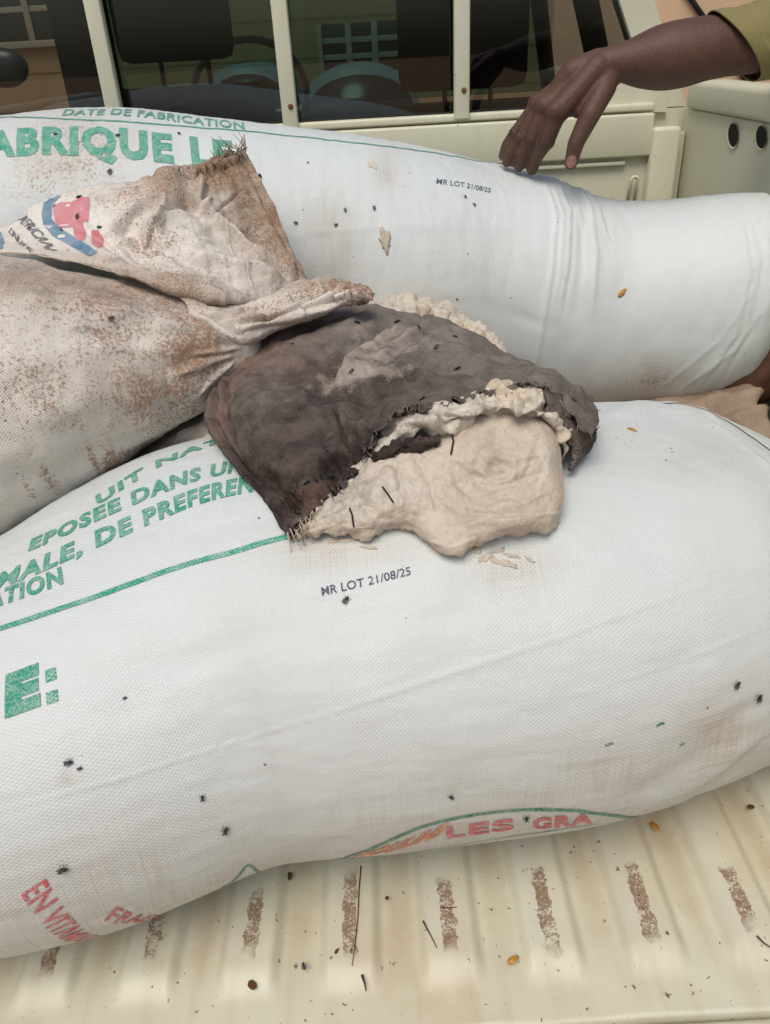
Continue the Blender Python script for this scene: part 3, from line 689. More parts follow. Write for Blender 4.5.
def sheet(name, P, mat, parent, st=None, thick=.0016, uvs=1.0):
    n, k = P.shape[:2]
    U = np.concatenate([np.zeros((n, 1)), np.cumsum(np.linalg.norm(np.diff(P, axis=1), axis=-1), 1)], 1); Vv = np.concatenate([np.zeros((1, k)), np.cumsum(np.linalg.norm(np.diff(P, axis=0), axis=-1), 0)], 0)
    o = obj(name, P.reshape(-1, 3), gfaces(n, k), mat, parent, uv=np.stack([U, Vv], -1).reshape(-1, 2), attrs={'stain': np.clip(st, 0, 1).reshape(-1, 3)} if st is not None else None)
    if thick:
        m = o.modifiers.new('thickness', 'SOLIDIFY'); m.thickness = thick; m.offset = 0
    return o
def rows(*r): return [list(x) for x in r]
def back(row, dY, dpy=0, dpx=0): return [(x+dpx, y+dpy, Y+dY) for x, y, Y in row]

# ------------------------------------------------------------------ muddy sack with its empty mouth folded over
dirty = thing('muddy_sack', 'mud stained sack on the left, its empty printed mouth folded back', 'sack', (-.5, .95, .35))
DX = np.array([-.9, -.65, -.5, -.4, -.3, -.22, -.15])
FOLD = [([(0, 262), (60, 268), (130, 286), (170, 300), (206, 318)], 10, -.008, 'r'), ([(150, 318), (190, 330), (225, 345)], 7, .006, 'r'), ([(168, 303), (205, 325), (236, 345)], 3, .006, 's'),
        ([(190, 355), (215, 352), (238, 348)], 3, .005, 'r'), ([(175, 375), (205, 363), (236, 354)], 4, .005, 'r'), ([(195, 395), (215, 375), (235, 360)], 3, .004, 'r'),
        ([(20, 300), (80, 306), (150, 312)], 9, .007, 'r'), ([(10, 330), (70, 335), (160, 330)], 12, -.005, 'r'), ([(90, 345), (150, 350), (200, 345)], 8, .004, 'r'),
        ([(120, 330), (165, 370), (175, 420)], 12, -.004, 'r'), ([(20, 420), (90, 400), (150, 400)], 16, .004, 'r'), ([(0, 480), (60, 470), (120, 440)], 14, -.004, 'r')]
def ddirty(P, t, th):
    q = proj(P); return .008*fbm(P, 6, 3)+.0022*fbm(P, 24, 3)+creases(q, FOLD)
P, uv = stuffed(DX, [.93, .9503, .9624, .9705, .9786, .9851, .99], [.462, .492, .528, .550, .559, .5673, .575], np.array([.328, .256, .190, .144, .103, .062, .03])*1.05,
                [.328, .256, .190, .144, .103, .062, .03], 460, 420, ddirty, cap1=.03)
q = proj(P); st = np.zeros(P.shape)
lf = .5+.5*np.clip(fbm(P, 11, 4)*1.6, -1, 1)
st[..., 0] = .40+(.75*blob(q, (150, 380), 60, 46, 30)+.6*blob(q, (185, 350), 45, 30, -20)+.55*blob(q, (45, 390), 70, 45)+.45*blob(q, (25, 325), 80, 60)+.4*blob(q, (150, 300), 120, 20, 10))*(.25+.75*lf)+.95*blob(q, (112, 462), 9, 13)+.8*blob(q, (132, 452), 24, 4, -30)+.7*blob(q, (93, 458), 3.5, 16, -20)+.7*blob(q, (48, 478), 5, 16, -30)+.6*blob(q, (28, 488), 4, 14, -30)-.3*sm(-14, 30, q[..., 1]-(560-q[..., 0]*.70))
st[..., 1] = .16+.55*blob(q, (60, 285), 170, 24, 6)+.45*blob(q, (210, 345), 40, 30)+.35*blob(q, (150, 400), 70, 40)-.35*sm(-40, 20, q[..., 1]-(545-q[..., 0]*.70))
st[..., 2] = .30
tube_obj('sack_body', P, uv, DIRTY, dirty, np.clip(st, 0, 1))
SD = Surf(P, True)
# the empty mouth of the sack, folded up and back
ctrl = rows([(-60, 256, 1.20), (5, 227, 1.2), (45, 201, 1.2), (100, 185, 1.2), (150, 178, 1.2), (195, 168, 1.2), (222, 157, 1.2), (244, 148, 1.2)],
            [(-60, 262, 1.14), (4, 236, 1.14), (52, 220, 1.13), (105, 206, 1.10), (150, 200, 1.10), (200, 191, 1.13), (237, 188, 1.15), (263, 186, 1.18)],
            [(-60, 268, 1.10), (2, 244, 1.09), (56, 238, 1.07), (112, 236, 1.04), (160, 238, 1.04), (215, 236, 1.075), (256, 236, 1.105), (286, 235, 1.14)],
            [(-60, 272, 1.06), (0, 249, 1.05), (58, 252, 1.03), (120, 264, 1.0), (176, 274, 1.0), (231, 277, 1.02), (275, 274, 1.06), (308, 278, 1.10)],
            [(-60, 275, 1.045), (0, 253, 1.035), (59, 259, 1.015), (123, 275, .985), (187, 294, .98), (245, 301, .995), (280, 294, 1.04), (310, 286, 1.085)],
            [(-60, 268, 1.09), (0, 248, 1.08), (60, 253, 1.06), (124, 268, 1.03), (187, 287, 1.03), (244, 295, 1.04), (279, 288, 1.09), (309, 282, 1.12)])
FL = [([(190, 178), (165, 200), (160, 222), (150, 240)], 6, .014, 'r'), ([(192, 180), (150, 190), (115, 200)], 5, .010, 'r'), ([(192, 182), (140, 205), (108, 230)], 5, .008, 's'),
      ([(128, 215), (140, 240), (130, 258)], 14, -.018, 'r'), ([(206, 200), (180, 205), (150, 212)], 5, -.010, 'r'), ([(165, 205), (158, 225), (140, 244)], 3, .006, 's'),
      ([(208, 202), (245, 240), (275, 265), (300, 286)], 3.5, .013, 's'), ([(176, 190), (215, 225), (260, 260), (300, 285)], 10, -.011, 'r'), ([(225, 222), (255, 250), (296, 284)], 4, .008, 'r'),
      ([(246, 152), (272, 205), (292, 250), (308, 282)], 8, .010, 's'), ([(236, 152), (262, 200), (284, 250), (303, 283)], 3, -.008, 'r'), ([(250, 190), (270, 230), (298, 280)], 3, .006, 'r'),
      ([(160, 182), (190, 172), (225, 165), (245, 156)], 5, .009, 'r'), ([(150, 190), (190, 184), (222, 178), (240, 186)], 4, .009, 's'), ([(200, 172), (206, 188), (200, 200)], 3, .008, 's'), ([(178, 178), (205, 176), (232, 166)], 2.5, -.007, 'r'), ([(190, 192), (205, 206), (212, 196)], 3, .008, 'r'),
      ([(40, 205), (80, 225), (120, 255), (170, 280)], 6, -.008, 'r'), ([(60, 240), (110, 256), (170, 282), (235, 296)], 7, .009, 'r'), ([(175, 250), (220, 262), (290, 283)], 6, .009, 'r'), ([(150, 238), (200, 268), (250, 290)], 5, -.008, 'r'), ([(180, 228), (225, 250), (290, 284)], 4, .006, 's'),
      ([(212, 216), (226, 204), (243, 190)], 1.6, -.005, 'r'), ([(110, 200), (120, 222), (112, 245)], 6, -.006, 'r')]
def rg(u, v): return np.stack([3.5*fbm(np.stack([u*30, v*9, u*0+2], -1), 1, 3)*sm(.12, 0, v), 5*fbm(np.stack([u*26, v*6, u*0], -1), 1, 4)*sm(.16, 0, v)*sm(.3, .75, u)], -1)
Pf_, qf, u, v = patch(ctrl, 300, 190, FL, .0035, 13, rg, lambda P, q, u, v: .0012*fbm(P, 60, 3)+.003*fbm(P*np.array([1, 1, 2]), 26, 3))
st = np.zeros(Pf_.shape)
lf = .5+.5*np.clip(fbm(Pf_, 14, 4)*1.6, -1, 1)
st[..., 0] = .42+(.45*blob(qf, (215, 170), 60, 24, -20)+.5*blob(qf, (265, 225), 26, 66, -28)+.45*blob(qf, (140, 235), 60, 22, 20)+.4*blob(qf, (120, 195), 50, 12)+.3*blob(qf, (180, 285), 90, 16, 12))*(.3+.7*lf)-.15*blob(qf, (70, 225), 45, 26)
st[..., 1] = .14+.85*blob(qf, (205, 168), 56, 20, -18)+1.0*blob(qf, (255, 215), 26, 66, -27)+.85*blob(qf, (290, 250), 14, 50, -25)+.6*blob(qf, (170, 185), 34, 22)+.65*blob(qf, (160, 285), 130, 15, 13)-.25*blob(qf, (70, 225), 45, 26)
st[..., 2] = .25
flap = sheet('empty_mouth', Pf_, DIRTY, dirty, st)
flap['label'] = 'empty sack mouth folded back, browned with mud and frayed at its corner'
SFl = Surf(Pf_, False)
def fl(poly, mat, name): 
    """a printed shape given by its outline on the folded mouth"""
    Vp, F = poly_flat(poly); uvp = np.array([SFl.uv(*p) for p in Vp])
    W = SFl.sample(uvp[:, 0], uvp[:, 1])+SFl.sample(uvp[:, 0], uvp[:, 1], SFl.N)*.0016
    return obj(name, W, F, mat, flap, uv=Vp*.0016)
fl([(44, 204), (56, 194), (62, 196), (52, 206), (52, 220), (62, 230), (84, 243), (98, 252), (90, 257), (70, 246), (52, 236), (44, 226), (42, 214)], BLUE, 'printed_swoosh')
fl([(53, 207), (62, 203), (72, 203), (82, 198), (90, 198), (90, 210), (89, 222), (83, 222), (86, 232), (85, 240), (79, 244), (75, 238), (73, 228), (66, 228), (60, 229), (55, 221)], PINK, 'printed_emblem')
fl([(93, 230), (99, 231), (104, 238), (104, 246), (98, 249), (92, 245), (91, 237)], PINK, 'printed_emblem')
fl([(-8, 236), (1, 232), (5, 243), (2, 250), (-6, 251)], BLUE, 'printed_patch')
for tx, A, B, Ct in (('AFRICAN', (13, 214), (45, 250), (18, 209)), ('UNITE', (8, 233), (30, 253), (12, 228))):
    Vt, F = text_flat(tx, .03, (30, 4)); SFl.lay('printed_text', Vt, F, A, B, Ct, GREYINK, flap, .0016)
# twisted neck of the sack
ctrl = rows([(165, 286, 1.03), (215, 292, 1.03), (262, 294, 1.04), (306, 281, 1.06), (338, 279, 1.07), (366, 289, 1.06)],
            [(176, 295, .985), (220, 302, .985), (266, 300, 1.0), (310, 288, 1.02), (341, 284, 1.04), (371, 292, 1.04)],
            [(186, 304, .965), (228, 314, .96), (272, 311, .975), (315, 299, .995), (344, 292, 1.01), (371, 296, 1.03)],
            [(190, 316, .955), (234, 336, .945), (276, 324, .962), (320, 308, .985), (347, 300, 1.0), (366, 300, 1.02)],
            [(196, 324, .965), (236, 345, .955), (277, 331, .972), (322, 314, .995), (348, 304, 1.01), (364, 302, 1.03)],
            [(196, 320, 1.02), (238, 341, 1.02), (277, 327, 1.03), (322, 310, 1.05), (348, 301, 1.06), (364, 299, 1.07)])
NK = [([(225, 320), (280, 313), (330, 297), (368, 294)], 2.6, .008, 's'), ([(215, 308), (270, 305), (320, 292), (362, 291)], 2.6, .008, 'r'), ([(236, 330), (290, 319), (340, 303)], 2.6, .008, 'r'),
      ([(200, 302), (240, 308), (285, 301)], 4, -.008, 'r'), ([(250, 324), (300, 311), (350, 298)], 2, -.006, 'r'), ([(310, 284), (325, 292), (335, 302)], 3, .006, 's'), ([(330, 281), (342, 291), (348, 301)], 3, .007, 'r'),
      ([(285, 296), (296, 305), (306, 314)], 4, .006, 's'), ([(255, 300), (266, 312), (270, 326)], 5, -.006, 'r'), ([(195, 312), (222, 326), (240, 340)], 3, .006, 's'), ([(350, 284), (358, 293), (360, 301)], 2, .005, 's')]
Pn, qn, u, v = patch(ctrl, 200, 110, NK, .003, 16, lambda u, v: np.stack([7*fbm(np.stack([v*14, u*3, u*0], -1), 1, 3)*sm(.93, 1, u), 3.5*fbm(np.stack([u*22, v*2, u*0], -1), 1, 3)*sm(.2, 0, v)*sm(.5, .8, u)], -1), lambda P, q, u, v: .0016*fbm(P, 45, 3)+.005*sm(.75, 1, u)*fbm(P, 40, 3))
st = np.zeros(Pn.shape); st[..., 0] = .50+.45*sm(.6, .95, u)+.35*blob(qn, (300, 296), 50, 6, -12)+.2*blob(qn, (215, 300), 40, 12)
st[..., 1] = .22+.7*blob(qn, (330, 285), 45, 8, -5)+.6*blob(qn, (262, 318), 30, 8, -5)+.5*sm(.85, 1, u)+.6*blob(qn, (200, 300), 50, 10, 15); st[..., 2] = .2
sheet('twisted_neck', Pn, DIRTY, dirty, st)
# frayed threads on the corner
thr = plain('frayed_thread', (.26, .17, .10), .9, .1)
m = MB()
for k in range(34):
    x0 = 214+34*rng.random(); y0 = 150+(244-x0)*.36+rng.normal()*3; p = at(x0, y0, 1.19); L_ = .008+.02*rng.random(); d = np.array([rng.normal()*.6+.2, -.3, .7+rng.normal()*.5]); d /= np.linalg.norm(d); e = rng.normal(size=3)*.5
    m.tube([p, p+d*L_*.5, p+d*L_+e*L_*.5], [.0007, .0006, .0003], 5)
m.build('fray', thr, flap)
# crumpled corner of another sack under it
cs = thing('crumpled_sack', 'crumpled corner of a dirty white sack wedged between the muddy sack and the torn sack', 'sack', (-.25, .9, .5))
ctrl = rows([(95, 478, 1.05), (140, 440, 1.05), (180, 415, 1.05), (215, 395, 1.06), (250, 400, 1.04)],
            [(98, 490, .96), (145, 456, .96), (186, 430, .965), (220, 415, .965), (250, 420, .95)],
            [(105, 510, .93), (150, 480, .925), (190, 455, .92), (222, 440, .915), (250, 440, .905)],
            [(110, 525, .92), (155, 498, .91), (195, 478, .90), (225, 465, .895), (250, 460, .885)])
Pc, qc, u, v = patch(ctrl, 150, 90, [([(168, 448), (185, 452), (215, 457)], 3, .008, 's'), ([(175, 440), (200, 428), (215, 412)], 4, .007, 'r'), ([(160, 455), (190, 440), (215, 425)], 3, -.006, 'r'), ([(170, 470), (195, 455), (222, 446)], 3, .005, 'r')], .004, 18)
st = np.zeros(Pc.shape); st[..., 0] = .33; st[..., 1] = .35+.5*blob(qc, (205, 420), 26, 10, -40); st[..., 2] = .1
sheet('sack_corner', Pc, DIRTY, cs, st)

# ------------------------------------------------------------------ torn dark sack spilling pale paste
torn = thing('torn_sack', 'torn dark grey cloth sack spilling pale lumpy paste on top of the front sack', 'sack', (.02, .85, .5))
m_, t, b = new_mat('dark_grey_cloth', .9, .08)
tc = t.nodes.new('ShaderNodeTexCoord').outputs['Object']; a_ = nd(t, 'ShaderNodeAttribute', _attribute_name='stain'); sp_ = t.nodes.new('ShaderNodeSeparateColor'); L(t, a_.outputs['Color'], sp_.inputs[0])
fz = tnoise(t, tc, 420, 3, .7); mdn = tnoise(t, tc, 42, 6, .65); big = tnoise(t, tc, 12, 5)
col = mix(t, sharp(t, math_(t, 'ADD', math_(t, 'MULTIPLY', big, .5), math_(t, 'MULTIPLY', mdn, .5)), .42, 6), (.027, .019, .017), (.094, .074, .064))
col = mix(t, math_(t, 'MULTIPLY', sp_.outputs[1], sharp(t, mdn, .30, 4)), col, (.36, .125, .062))
col = mix(t, math_(t, 'MULTIPLY', sp_.outputs[2], math_(t, 'MULTIPLY_ADD', mdn, 1.2, .1), clamp=True), col, (.25, .222, .192))
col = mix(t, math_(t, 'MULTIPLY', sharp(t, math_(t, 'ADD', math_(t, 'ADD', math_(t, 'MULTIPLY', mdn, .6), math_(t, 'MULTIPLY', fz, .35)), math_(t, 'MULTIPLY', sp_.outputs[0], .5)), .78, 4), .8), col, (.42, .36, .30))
col = mix(t, math_(t, 'MULTIPLY', sharp(t, fz, .5, 5), math_(t, 'MULTIPLY_ADD', sp_.outputs[2], .9, .16, clamp=True)), col, (.215, .178, .152))
L(t, col, b.inputs['Base Color']); 
n1 = bump(t, b, fz, .7, .0012); bump(t, b, mdn, .35, .002, n1)
CLOTH = m_
m_, t, b = new_mat('pale_paste', .46, .45)
tc = t.nodes.new('ShaderNodeTexCoord').outputs['Object']; a_ = nd(t, 'ShaderNodeAttribute', _attribute_name='stain'); sp_ = t.nodes.new('ShaderNodeSeparateColor'); L(t, a_.outputs['Color'], sp_.inputs[0])
n1 = tnoise(t, tc, 18, 6, .6); n2 = tnoise(t, tc, 90, 5, .6); n3 = tnoise(t, tc, 300, 3)
col = mix(t, sharp(t, n1, .35, 3), (.44, .375, .295), (.53, .465, .375))
col = mix(t, math_(t, 'MULTIPLY', sp_.outputs[0], 1.0), col, (.58, .545, .465))           # whiter curd
col = mix(t, math_(t, 'MULTIPLY', sp_.outputs[1], sharp(t, n2, .46, 5)), col, (.30, .31, .26))     # grey-green mould
col = mix(t, math_(t, 'MULTIPLY', sp_.outputs[2], sharp(t, n1, .3, 3)), col, (.62, .45, .24))      # yellow, drying
col = mix(t, math_(t, 'MULTIPLY', sharp(t, n2, .57, 7), .5), col, (.36, .26, .165))
L(t, col, b.inputs['Base Color']); b.inputs['Subsurface Weight'].default_value = .15; b.inputs['Subsurface Radius'].default_value = (.006, .004, .002)
k1 = bump(t, b, n2, .65, .0035); bump(t, b, n3, .55, .001, k1)
PASTE = m_
S_ = [(222, 370, 1.0), (246, 342, 1.04), (290, 321, 1.08), (340, 307, 1.1), (400, 313, 1.08), (450, 326, 1.04), (500, 351, .98), (550, 378, .90), (590, 398, .84)]
ctrl = rows(back(S_, .16, 6), back(S_, .06, 1), S_,
            [(211, 400, .93), (238, 376, .94), (285, 358, .955), (338, 345, .96), (398, 344, .94), (450, 350, .92), (503, 366, .88), (552, 382, .83), (594, 404, .79)],
            [(216, 430, .86), (242, 412, .845), (284, 400, .845), (334, 384, .845), (394, 376, .83), (448, 374, .81), (502, 379, .79), (550, 383, .775), (597, 412, .76)],
            [(238, 464, .77), (262, 448, .76), (292, 440, .76), (336, 425, .76), (392, 400, .765), (443, 391, .755), (497, 387, .75), (545, 384, .745), (597, 422, .74)],
            [(265, 500, .70), (284, 488, .70), (310, 470, .70), (343, 452, .715), (392, 410, .738), (440, 400, .735), (490, 391, .735), (540, 386, .735), (594, 430, .725)],
            [(293, 535, -.012), (308, 521, -.022), (326, 505, .665), (352, 474, .69), (391, 417, .718), (440, 404, .722), (490, 394, .725), (540, 388, .728), (590, 436, .72)])
CF = [([(330, 395), (350, 360), (385, 335), (420, 318)], 6, .013, 's'), ([(300, 420), (318, 388), (345, 352), (372, 328)], 8, .008, 'r'), ([(345, 380), (375, 362), (420, 350)], 6, .008, 'r'),
      ([(370, 388), (405, 374), (440, 384)], 5, .008, 'r'), ([(335, 400), (375, 394), (420, 391)], 4, -.010, 'r'), ([(395, 338), (440, 350), (500, 371)], 6, .010, 'r'), ([(400, 361), (450, 370), (510, 381)], 5, -.009, 'r'),
      ([(334, 405), (340, 430), (348, 450)], 2.5, -.010, 'r'), ([(345, 420), (362, 432), (372, 425)], 5, .012, 'r'), ([(330, 450), (350, 465), (365, 448)], 6, -.013, 'r'), ([(300, 470), (320, 478), (338, 470)], 7, -.009, 'r'),
      ([(222, 392), (222, 425), (240, 458), (262, 494)], 4, .008, 's'), ([(232, 380), (231, 420), (248, 456)], 3, .007, 's'), ([(240, 370), (262, 340), (300, 325)], 8, .006, 'r'), ([(260, 470), (290, 500), (305, 520)], 7, -.007, 'r'),
      ([(260, 400), (300, 390), (330, 360)], 10, -.009, 'r'), ([(270, 360), (320, 340), (370, 325)], 7, .008, 'r'), ([(430, 330), (480, 350), (540, 378)], 5, .008, 'r'), ([(280, 350), (300, 340), (340, 318)], 4, -.006, 'r'),
      ([(245, 385), (270, 365), (310, 352)], 4, .005, 's'), ([(255, 430), (290, 420), (330, 412)], 5, .006, 's'), ([(262, 455), (300, 450), (328, 436)], 4, -.005, 'r'), ([(350, 350), (380, 345), (400, 330)], 3, -.007, 'r'),
      ([(420, 340), (450, 338), (480, 345)], 4, -.007, 'r'), ([(455, 360), (500, 366), (545, 384)], 4, .007, 's'), ([(378, 400), (392, 385), (420, 380)], 3.5, -.008, 'r'), ([(520, 372), (550, 385), (585, 402)], 4, .008, 'r'), ([(365, 372), (390, 378), (410, 388)], 3, .007, 'r')]
def rg2(u, v):
    n_ = fbm(np.stack([u*34, v*3, u*0], -1), 1, 4); return np.stack([6*n_*sm(.86, 1, v), 8*fbm(np.stack([u*40, v*2, u*0+5], -1), 1, 4)*sm(.86, 1, v)], -1)
def ripple(q):
    """drawn folds running from the torn edge up towards the twisted neck"""
    a = R(-33); x = q[..., 0]*math.cos(a)+q[..., 1]*math.sin(a); y = -q[..., 0]*math.sin(a)+q[..., 1]*math.cos(a)
    w_ = noise(np.stack([x/75, y/15+.6*noise(np.stack([x/40, y/40, 0*x], -1)), 0*x+1], -1)); a2 = R(18); x2 = q[..., 0]*math.cos(a2)+q[..., 1]*math.sin(a2); y2 = -q[..., 0]*math.sin(a2)+q[..., 1]*math.cos(a2)
    w2 = noise(np.stack([x2/80, y2/12, 0*x+4], -1))
    return (.010*(.35-np.abs(w_)))*sm(285, 330, q[..., 0])*sm(470, 420, q[..., 0])+.009*(.35-np.abs(w2))*sm(420, 470, q[..., 0])*sm(600, 560, q[..., 0])+.005*(.3-np.abs(w_))*sm(330, 285, q[..., 0])
Pt, qt, u, v = patch(ctrl, 330, 260, CF, .004, 10, rg2, lambda P, q, u, v: .0012*fbm(P, 70, 3)+.0025*fbm(P, 26, 4)+ripple(q)+.022*blob(q, (272, 415), 55, 70, -20)-.008*blob(q, (345, 440), 30, 40))
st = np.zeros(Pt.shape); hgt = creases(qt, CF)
st[..., 0] = .85*blob(qt, (348, 378), 56, 17, -38)+.55*blob(qt, (395, 376), 40, 9, -5)+.45*blob(qt, (400, 352), 55, 14, 10)+.4*blob(qt, (365, 335), 28, 10, -45)+.5*sm(.93, 1, v)+.5*blob(qt, (330, 438), 8, 8)+.3*blob(qt, (470, 350), 70, 14, 25)+.06+20*np.clip(hgt, 0, .012)*sm(330, 380, qt[..., 0])*sm(452, 430, qt[..., 1])+55*np.clip(ripple(qt)-.0008, 0, .006)*sm(300, 340, qt[..., 0])*sm(450, 425, qt[..., 1])  # pale paste and dust, with ridges also painted lighter to show folds
st[..., 1] = .75*blob(qt, (278, 338), 42, 15, -28)+.22*blob(qt, (250, 365), 18, 30)+.15*blob(qt, (300, 370), 40, 18)+.12*blob(qt, (318, 500), 22, 14, -30)+.18*blob(qt, (232, 420), 10, 40)
st[..., 2] = .22+.75*blob(qt, (440, 340), 120, 34, 20)+.5*blob(qt, (320, 335), 70, 22, -15)+.4*blob(qt, (560, 400), 50, 30)+.25*blob(qt, (270, 400), 40, 60)-.34*blob(qt, (300, 470), 58, 60)
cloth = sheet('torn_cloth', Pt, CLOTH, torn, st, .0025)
ST = Surf(Pt, False)
# right-hand lip of the torn cloth
ctrl = rows([(545, 386, .745), (572, 390, .78), (590, 404, .80), (596, 425, .80), (594, 446, .79)],
            [(544, 390, .725), (566, 398, .745), (582, 414, .755), (588, 432, .755), (586, 452, .75)],
            [(546, 400, .715), (562, 412, .725), (574, 428, .73), (580, 444, .73), (578, 462, .725)],
            [(548, 412, .712), (560, 424, .716), (570, 440, .72), (575, 455, .72), (570, 470, .715)])
Pl, ql, u, v = patch(ctrl, 110, 70, [([(566, 396), (582, 416), (587, 450)], 2.5, .006, 's')], .003, 22, lambda u, v: np.stack([5*fbm(np.stack([u*30, v*2, u*0], -1), 1, 3)*(sm(.85, 1, v)+.5*sm(.15, 0, v)), 5*fbm(np.stack([u*30, v*2, u*0+9], -1), 1, 3)*sm(.85, 1, v)], -1))
st = np.zeros(Pl.shape); st[..., 2] = .55*sm(.3, .8, v); st[..., 0] = .5*sm(.75, 1, v)
lip = sheet('torn_lip', Pl, CLOTH, torn, st, .004)
def frayed(Pe, n, j0, parent):
    m = MB()
    for k in range(n):
        p = Pe[rng.integers(j0, len(Pe))]
        d = np.array([rng.normal()*.5, -.7, -.2+rng.normal()*.6]); d /= np.linalg.norm(d); l_ = .003+.007*rng.random(); e = rng.normal(size=3)*.4
        m.tube([p-d*.002, p+d*l_*.5, p+d*l_+e*l_*.4], [.0008, .0006, .0003], 5)
    m.build('fray', GTHR, parent)
def strands(Pe, n, j0, j1, parent):
    m = MB()
    for k in range(n):
        p = Pe[rng.integers(j0, j1)]; d = np.array([rng.normal()*.5+.45, -.35, -.95+rng.normal()*.3]); d /= np.linalg.norm(d); l_ = .005+.012*rng.random(); e = rng.normal(size=3)*.35
        m.tube([p-d*.004+[0, -.001, .001], p+d*l_*.45+[0, -.003, .002], p+d*l_+e*l_*.4], [.0006, .0005, .0002], 5)
    o = m.build('fibre', PASTE, parent); o['kind'] = 'stuff'
GTHR = plain('grey_thread', (.16, .135, .125), .95, .05)
frayed(Pt[-1], 120, 60, cloth); frayed(Pl[0], 70, 30, lip)
def lump(a1, a2): return lambda P, q, u, v: a1*1.3*np.abs(fbm(P, 15, 3))+a2*.8*fbm(P, 60, 4)+.006*fbm(P, 8, 2)
# pale paste: spilled slab
ctrl = rows([(318, 505, .70), (350, 476, .72), (380, 452, .735), (412, 440, .74), (440, 430, .74), (475, 413, .74), (515, 409, .74), (548, 421, .74), (558, 446, .73)],
            [(316, 510, -.03), (350, 482, .69), (380, 458, .70), (413, 447, .705), (440, 437, .71), (475, 420, .715), (515, 416, .715), (550, 428, .708), (561, 452, .70)],
            [(307, 523, -.022), (345, 500, -.036), (380, 480, -.05), (415, 470, .68), (445, 460, .682), (480, 448, .688), (518, 447, .688), (551, 455, .682), (563, 474, .685)],
            [(300, 530, -.018), (338, 515, -.028), (378, 505, -.036), (413, 500, -.038), (447, 493, -.04), (480, 485, -.042), (518, 487, -.044), (552, 492, -.04), (564, 497, -.03)],
            [(296, 534, -.012), (333, 527, -.022), (374, 524, -.024), (409, 518, -.024), (444, 528, -.026), (479, 521, -.03), (515, 521, -.034), (550, 517, -.028), (562, 511, -.02)],
            [(295, 536, -.008), (331, 533, -.014), (372, 532, -.014), (406, 527, -.012), (448, 552, -.016), (477, 540, -.02), (511, 531, -.022), (547, 529, -.016), (560, 520, -.01)],
            [(295, 536, -.001), (331, 535, -.001), (372, 534, -.001), (405, 529, -.001), (448, 556, -.001), (475, 545, -.001), (511, 534, -.001), (547, 532, -.001), (560, 522, -.001)])
SWIRL = [([(430, 470), (470, 500), (520, 505), (552, 490)], 3, .003*.5, 'r'), ([(440, 450), (470, 475), (510, 482), (550, 470)], 3, -.003*.5, 'r'), ([(470, 440), (500, 460), (545, 455)], 2.5, .0025*.5, 'r'), ([(425, 490), (460, 512), (510, 515)], 3, -.003*.5, 'r'),
         ([(540, 430), (528, 455), (520, 480)], 2.5, .003*.5, 'r'), ([(455, 525), (500, 518), (556, 512)], 2.5, .003, 's'), ([(410, 450), (430, 480), (440, 520)], 4, -.004*.5, 'r'), ([(385, 465), (400, 500), (402, 525)], 5, .004*.5, 'r'),
         ([(485, 455), (500, 447), (520, 450), (528, 465), (515, 474)], 2, .0022*.5, 'r'), ([(470, 465), (490, 480), (530, 482)], 2, .002*.5, 'r'), ([(425, 540), (450, 548), (478, 538)], 3, .003*.5, 'r'), ([(352, 490), (368, 510), (366, 530)], 4, -.004*.5, 'r')]
def rg3(u, v): return np.stack([3.5*fbm(np.stack([u*14, v*3, u*0], -1), 1, 4)*sm(.55, .9, v), 5*fbm(np.stack([u*16, v*2, u*0+5], -1), 1, 4)*sm(.7, 1, v)*sm(0, .1, u)], -1)
Pp, qp, u, v = patch(ctrl, 330, 220, SWIRL, .0025, 12, rg3, lambda P, q, u, v: (.006*np.abs(fbm(P, 17, 4))*(.06+1.2*sm(.45, .25, u)+.8*sm(.75, .9, v))+.0024*fbm(P, 40, 5)*(.6+.8*sm(.45, .25, u))+.0011*np.sin(22*np.hypot(q[..., 0]-500, (q[..., 1]-470)*1.3)/62+7*fbm(P, 9, 3))*blob(q, (498, 480), 66, 50)*(.3+.7*sm(-.2, .4, fbm(P+5, 14, 2))))*sm(1, .93, v))
st = np.zeros(Pp.shape); st[..., 0] = .3*sm(.3, .1, v)+.25*blob(qp, (360, 500), 50, 30); st[..., 1] = .7*blob(qp, (350, 505), 60, 22, -20)*.9; st[..., 2] = .45*sm(.8, 1, v)
paste = sheet('spilled_paste', Pp, PASTE, torn, st, 0)
SPa = Surf(Pp, False)
ctrl = rows([(345, 474, .73), (370, 446, .745), (396, 410, .755), (442, 398, .755), (490, 388, .755), (542, 386, .755), (570, 398, .76)],
            [(346, 478, .705), (372, 450, .725), (400, 413, .735), (445, 401, .735), (495, 391, .735), (543, 389, .735), (572, 404, .745)],
            [(348, 484, .69), (377, 457, .70), (404, 427, .708), (449, 413, .708), (498, 401, .71), (545, 402, .712), (570, 420, .73)],
            [(350, 489, .69), (381, 464, .70), (410, 444, .706), (450, 430, .705), (500, 413, .706), (547, 420, .705), (566, 450, .715)],
            [(352, 492, .72), (384, 468, .73), (412, 449, .735), (450, 436, .735), (500, 419, .735), (547, 427, .735), (562, 462, .735)])
Pu, qu, u, v = patch(ctrl, 260, 110, [([(378, 452), (405, 444), (436, 438)], 5, -.012, 'r'), ([(400, 425), (440, 420), (480, 412)], 4, .007, 'r'), ([(470, 400), (500, 408), (540, 412)], 4, .006, 'r'), ([(550, 410), (562, 430), (566, 450)], 5, .006, 'r')], .004, 16, None,
                     lambda P, q, u, v: .012*np.abs(fbm(P, 18, 4))-.003+.007*fbm(P, 9, 3)+.0022*fbm(P, 80, 4)-.010*sm(.25, .5, fbm(P+3, 30, 2)))
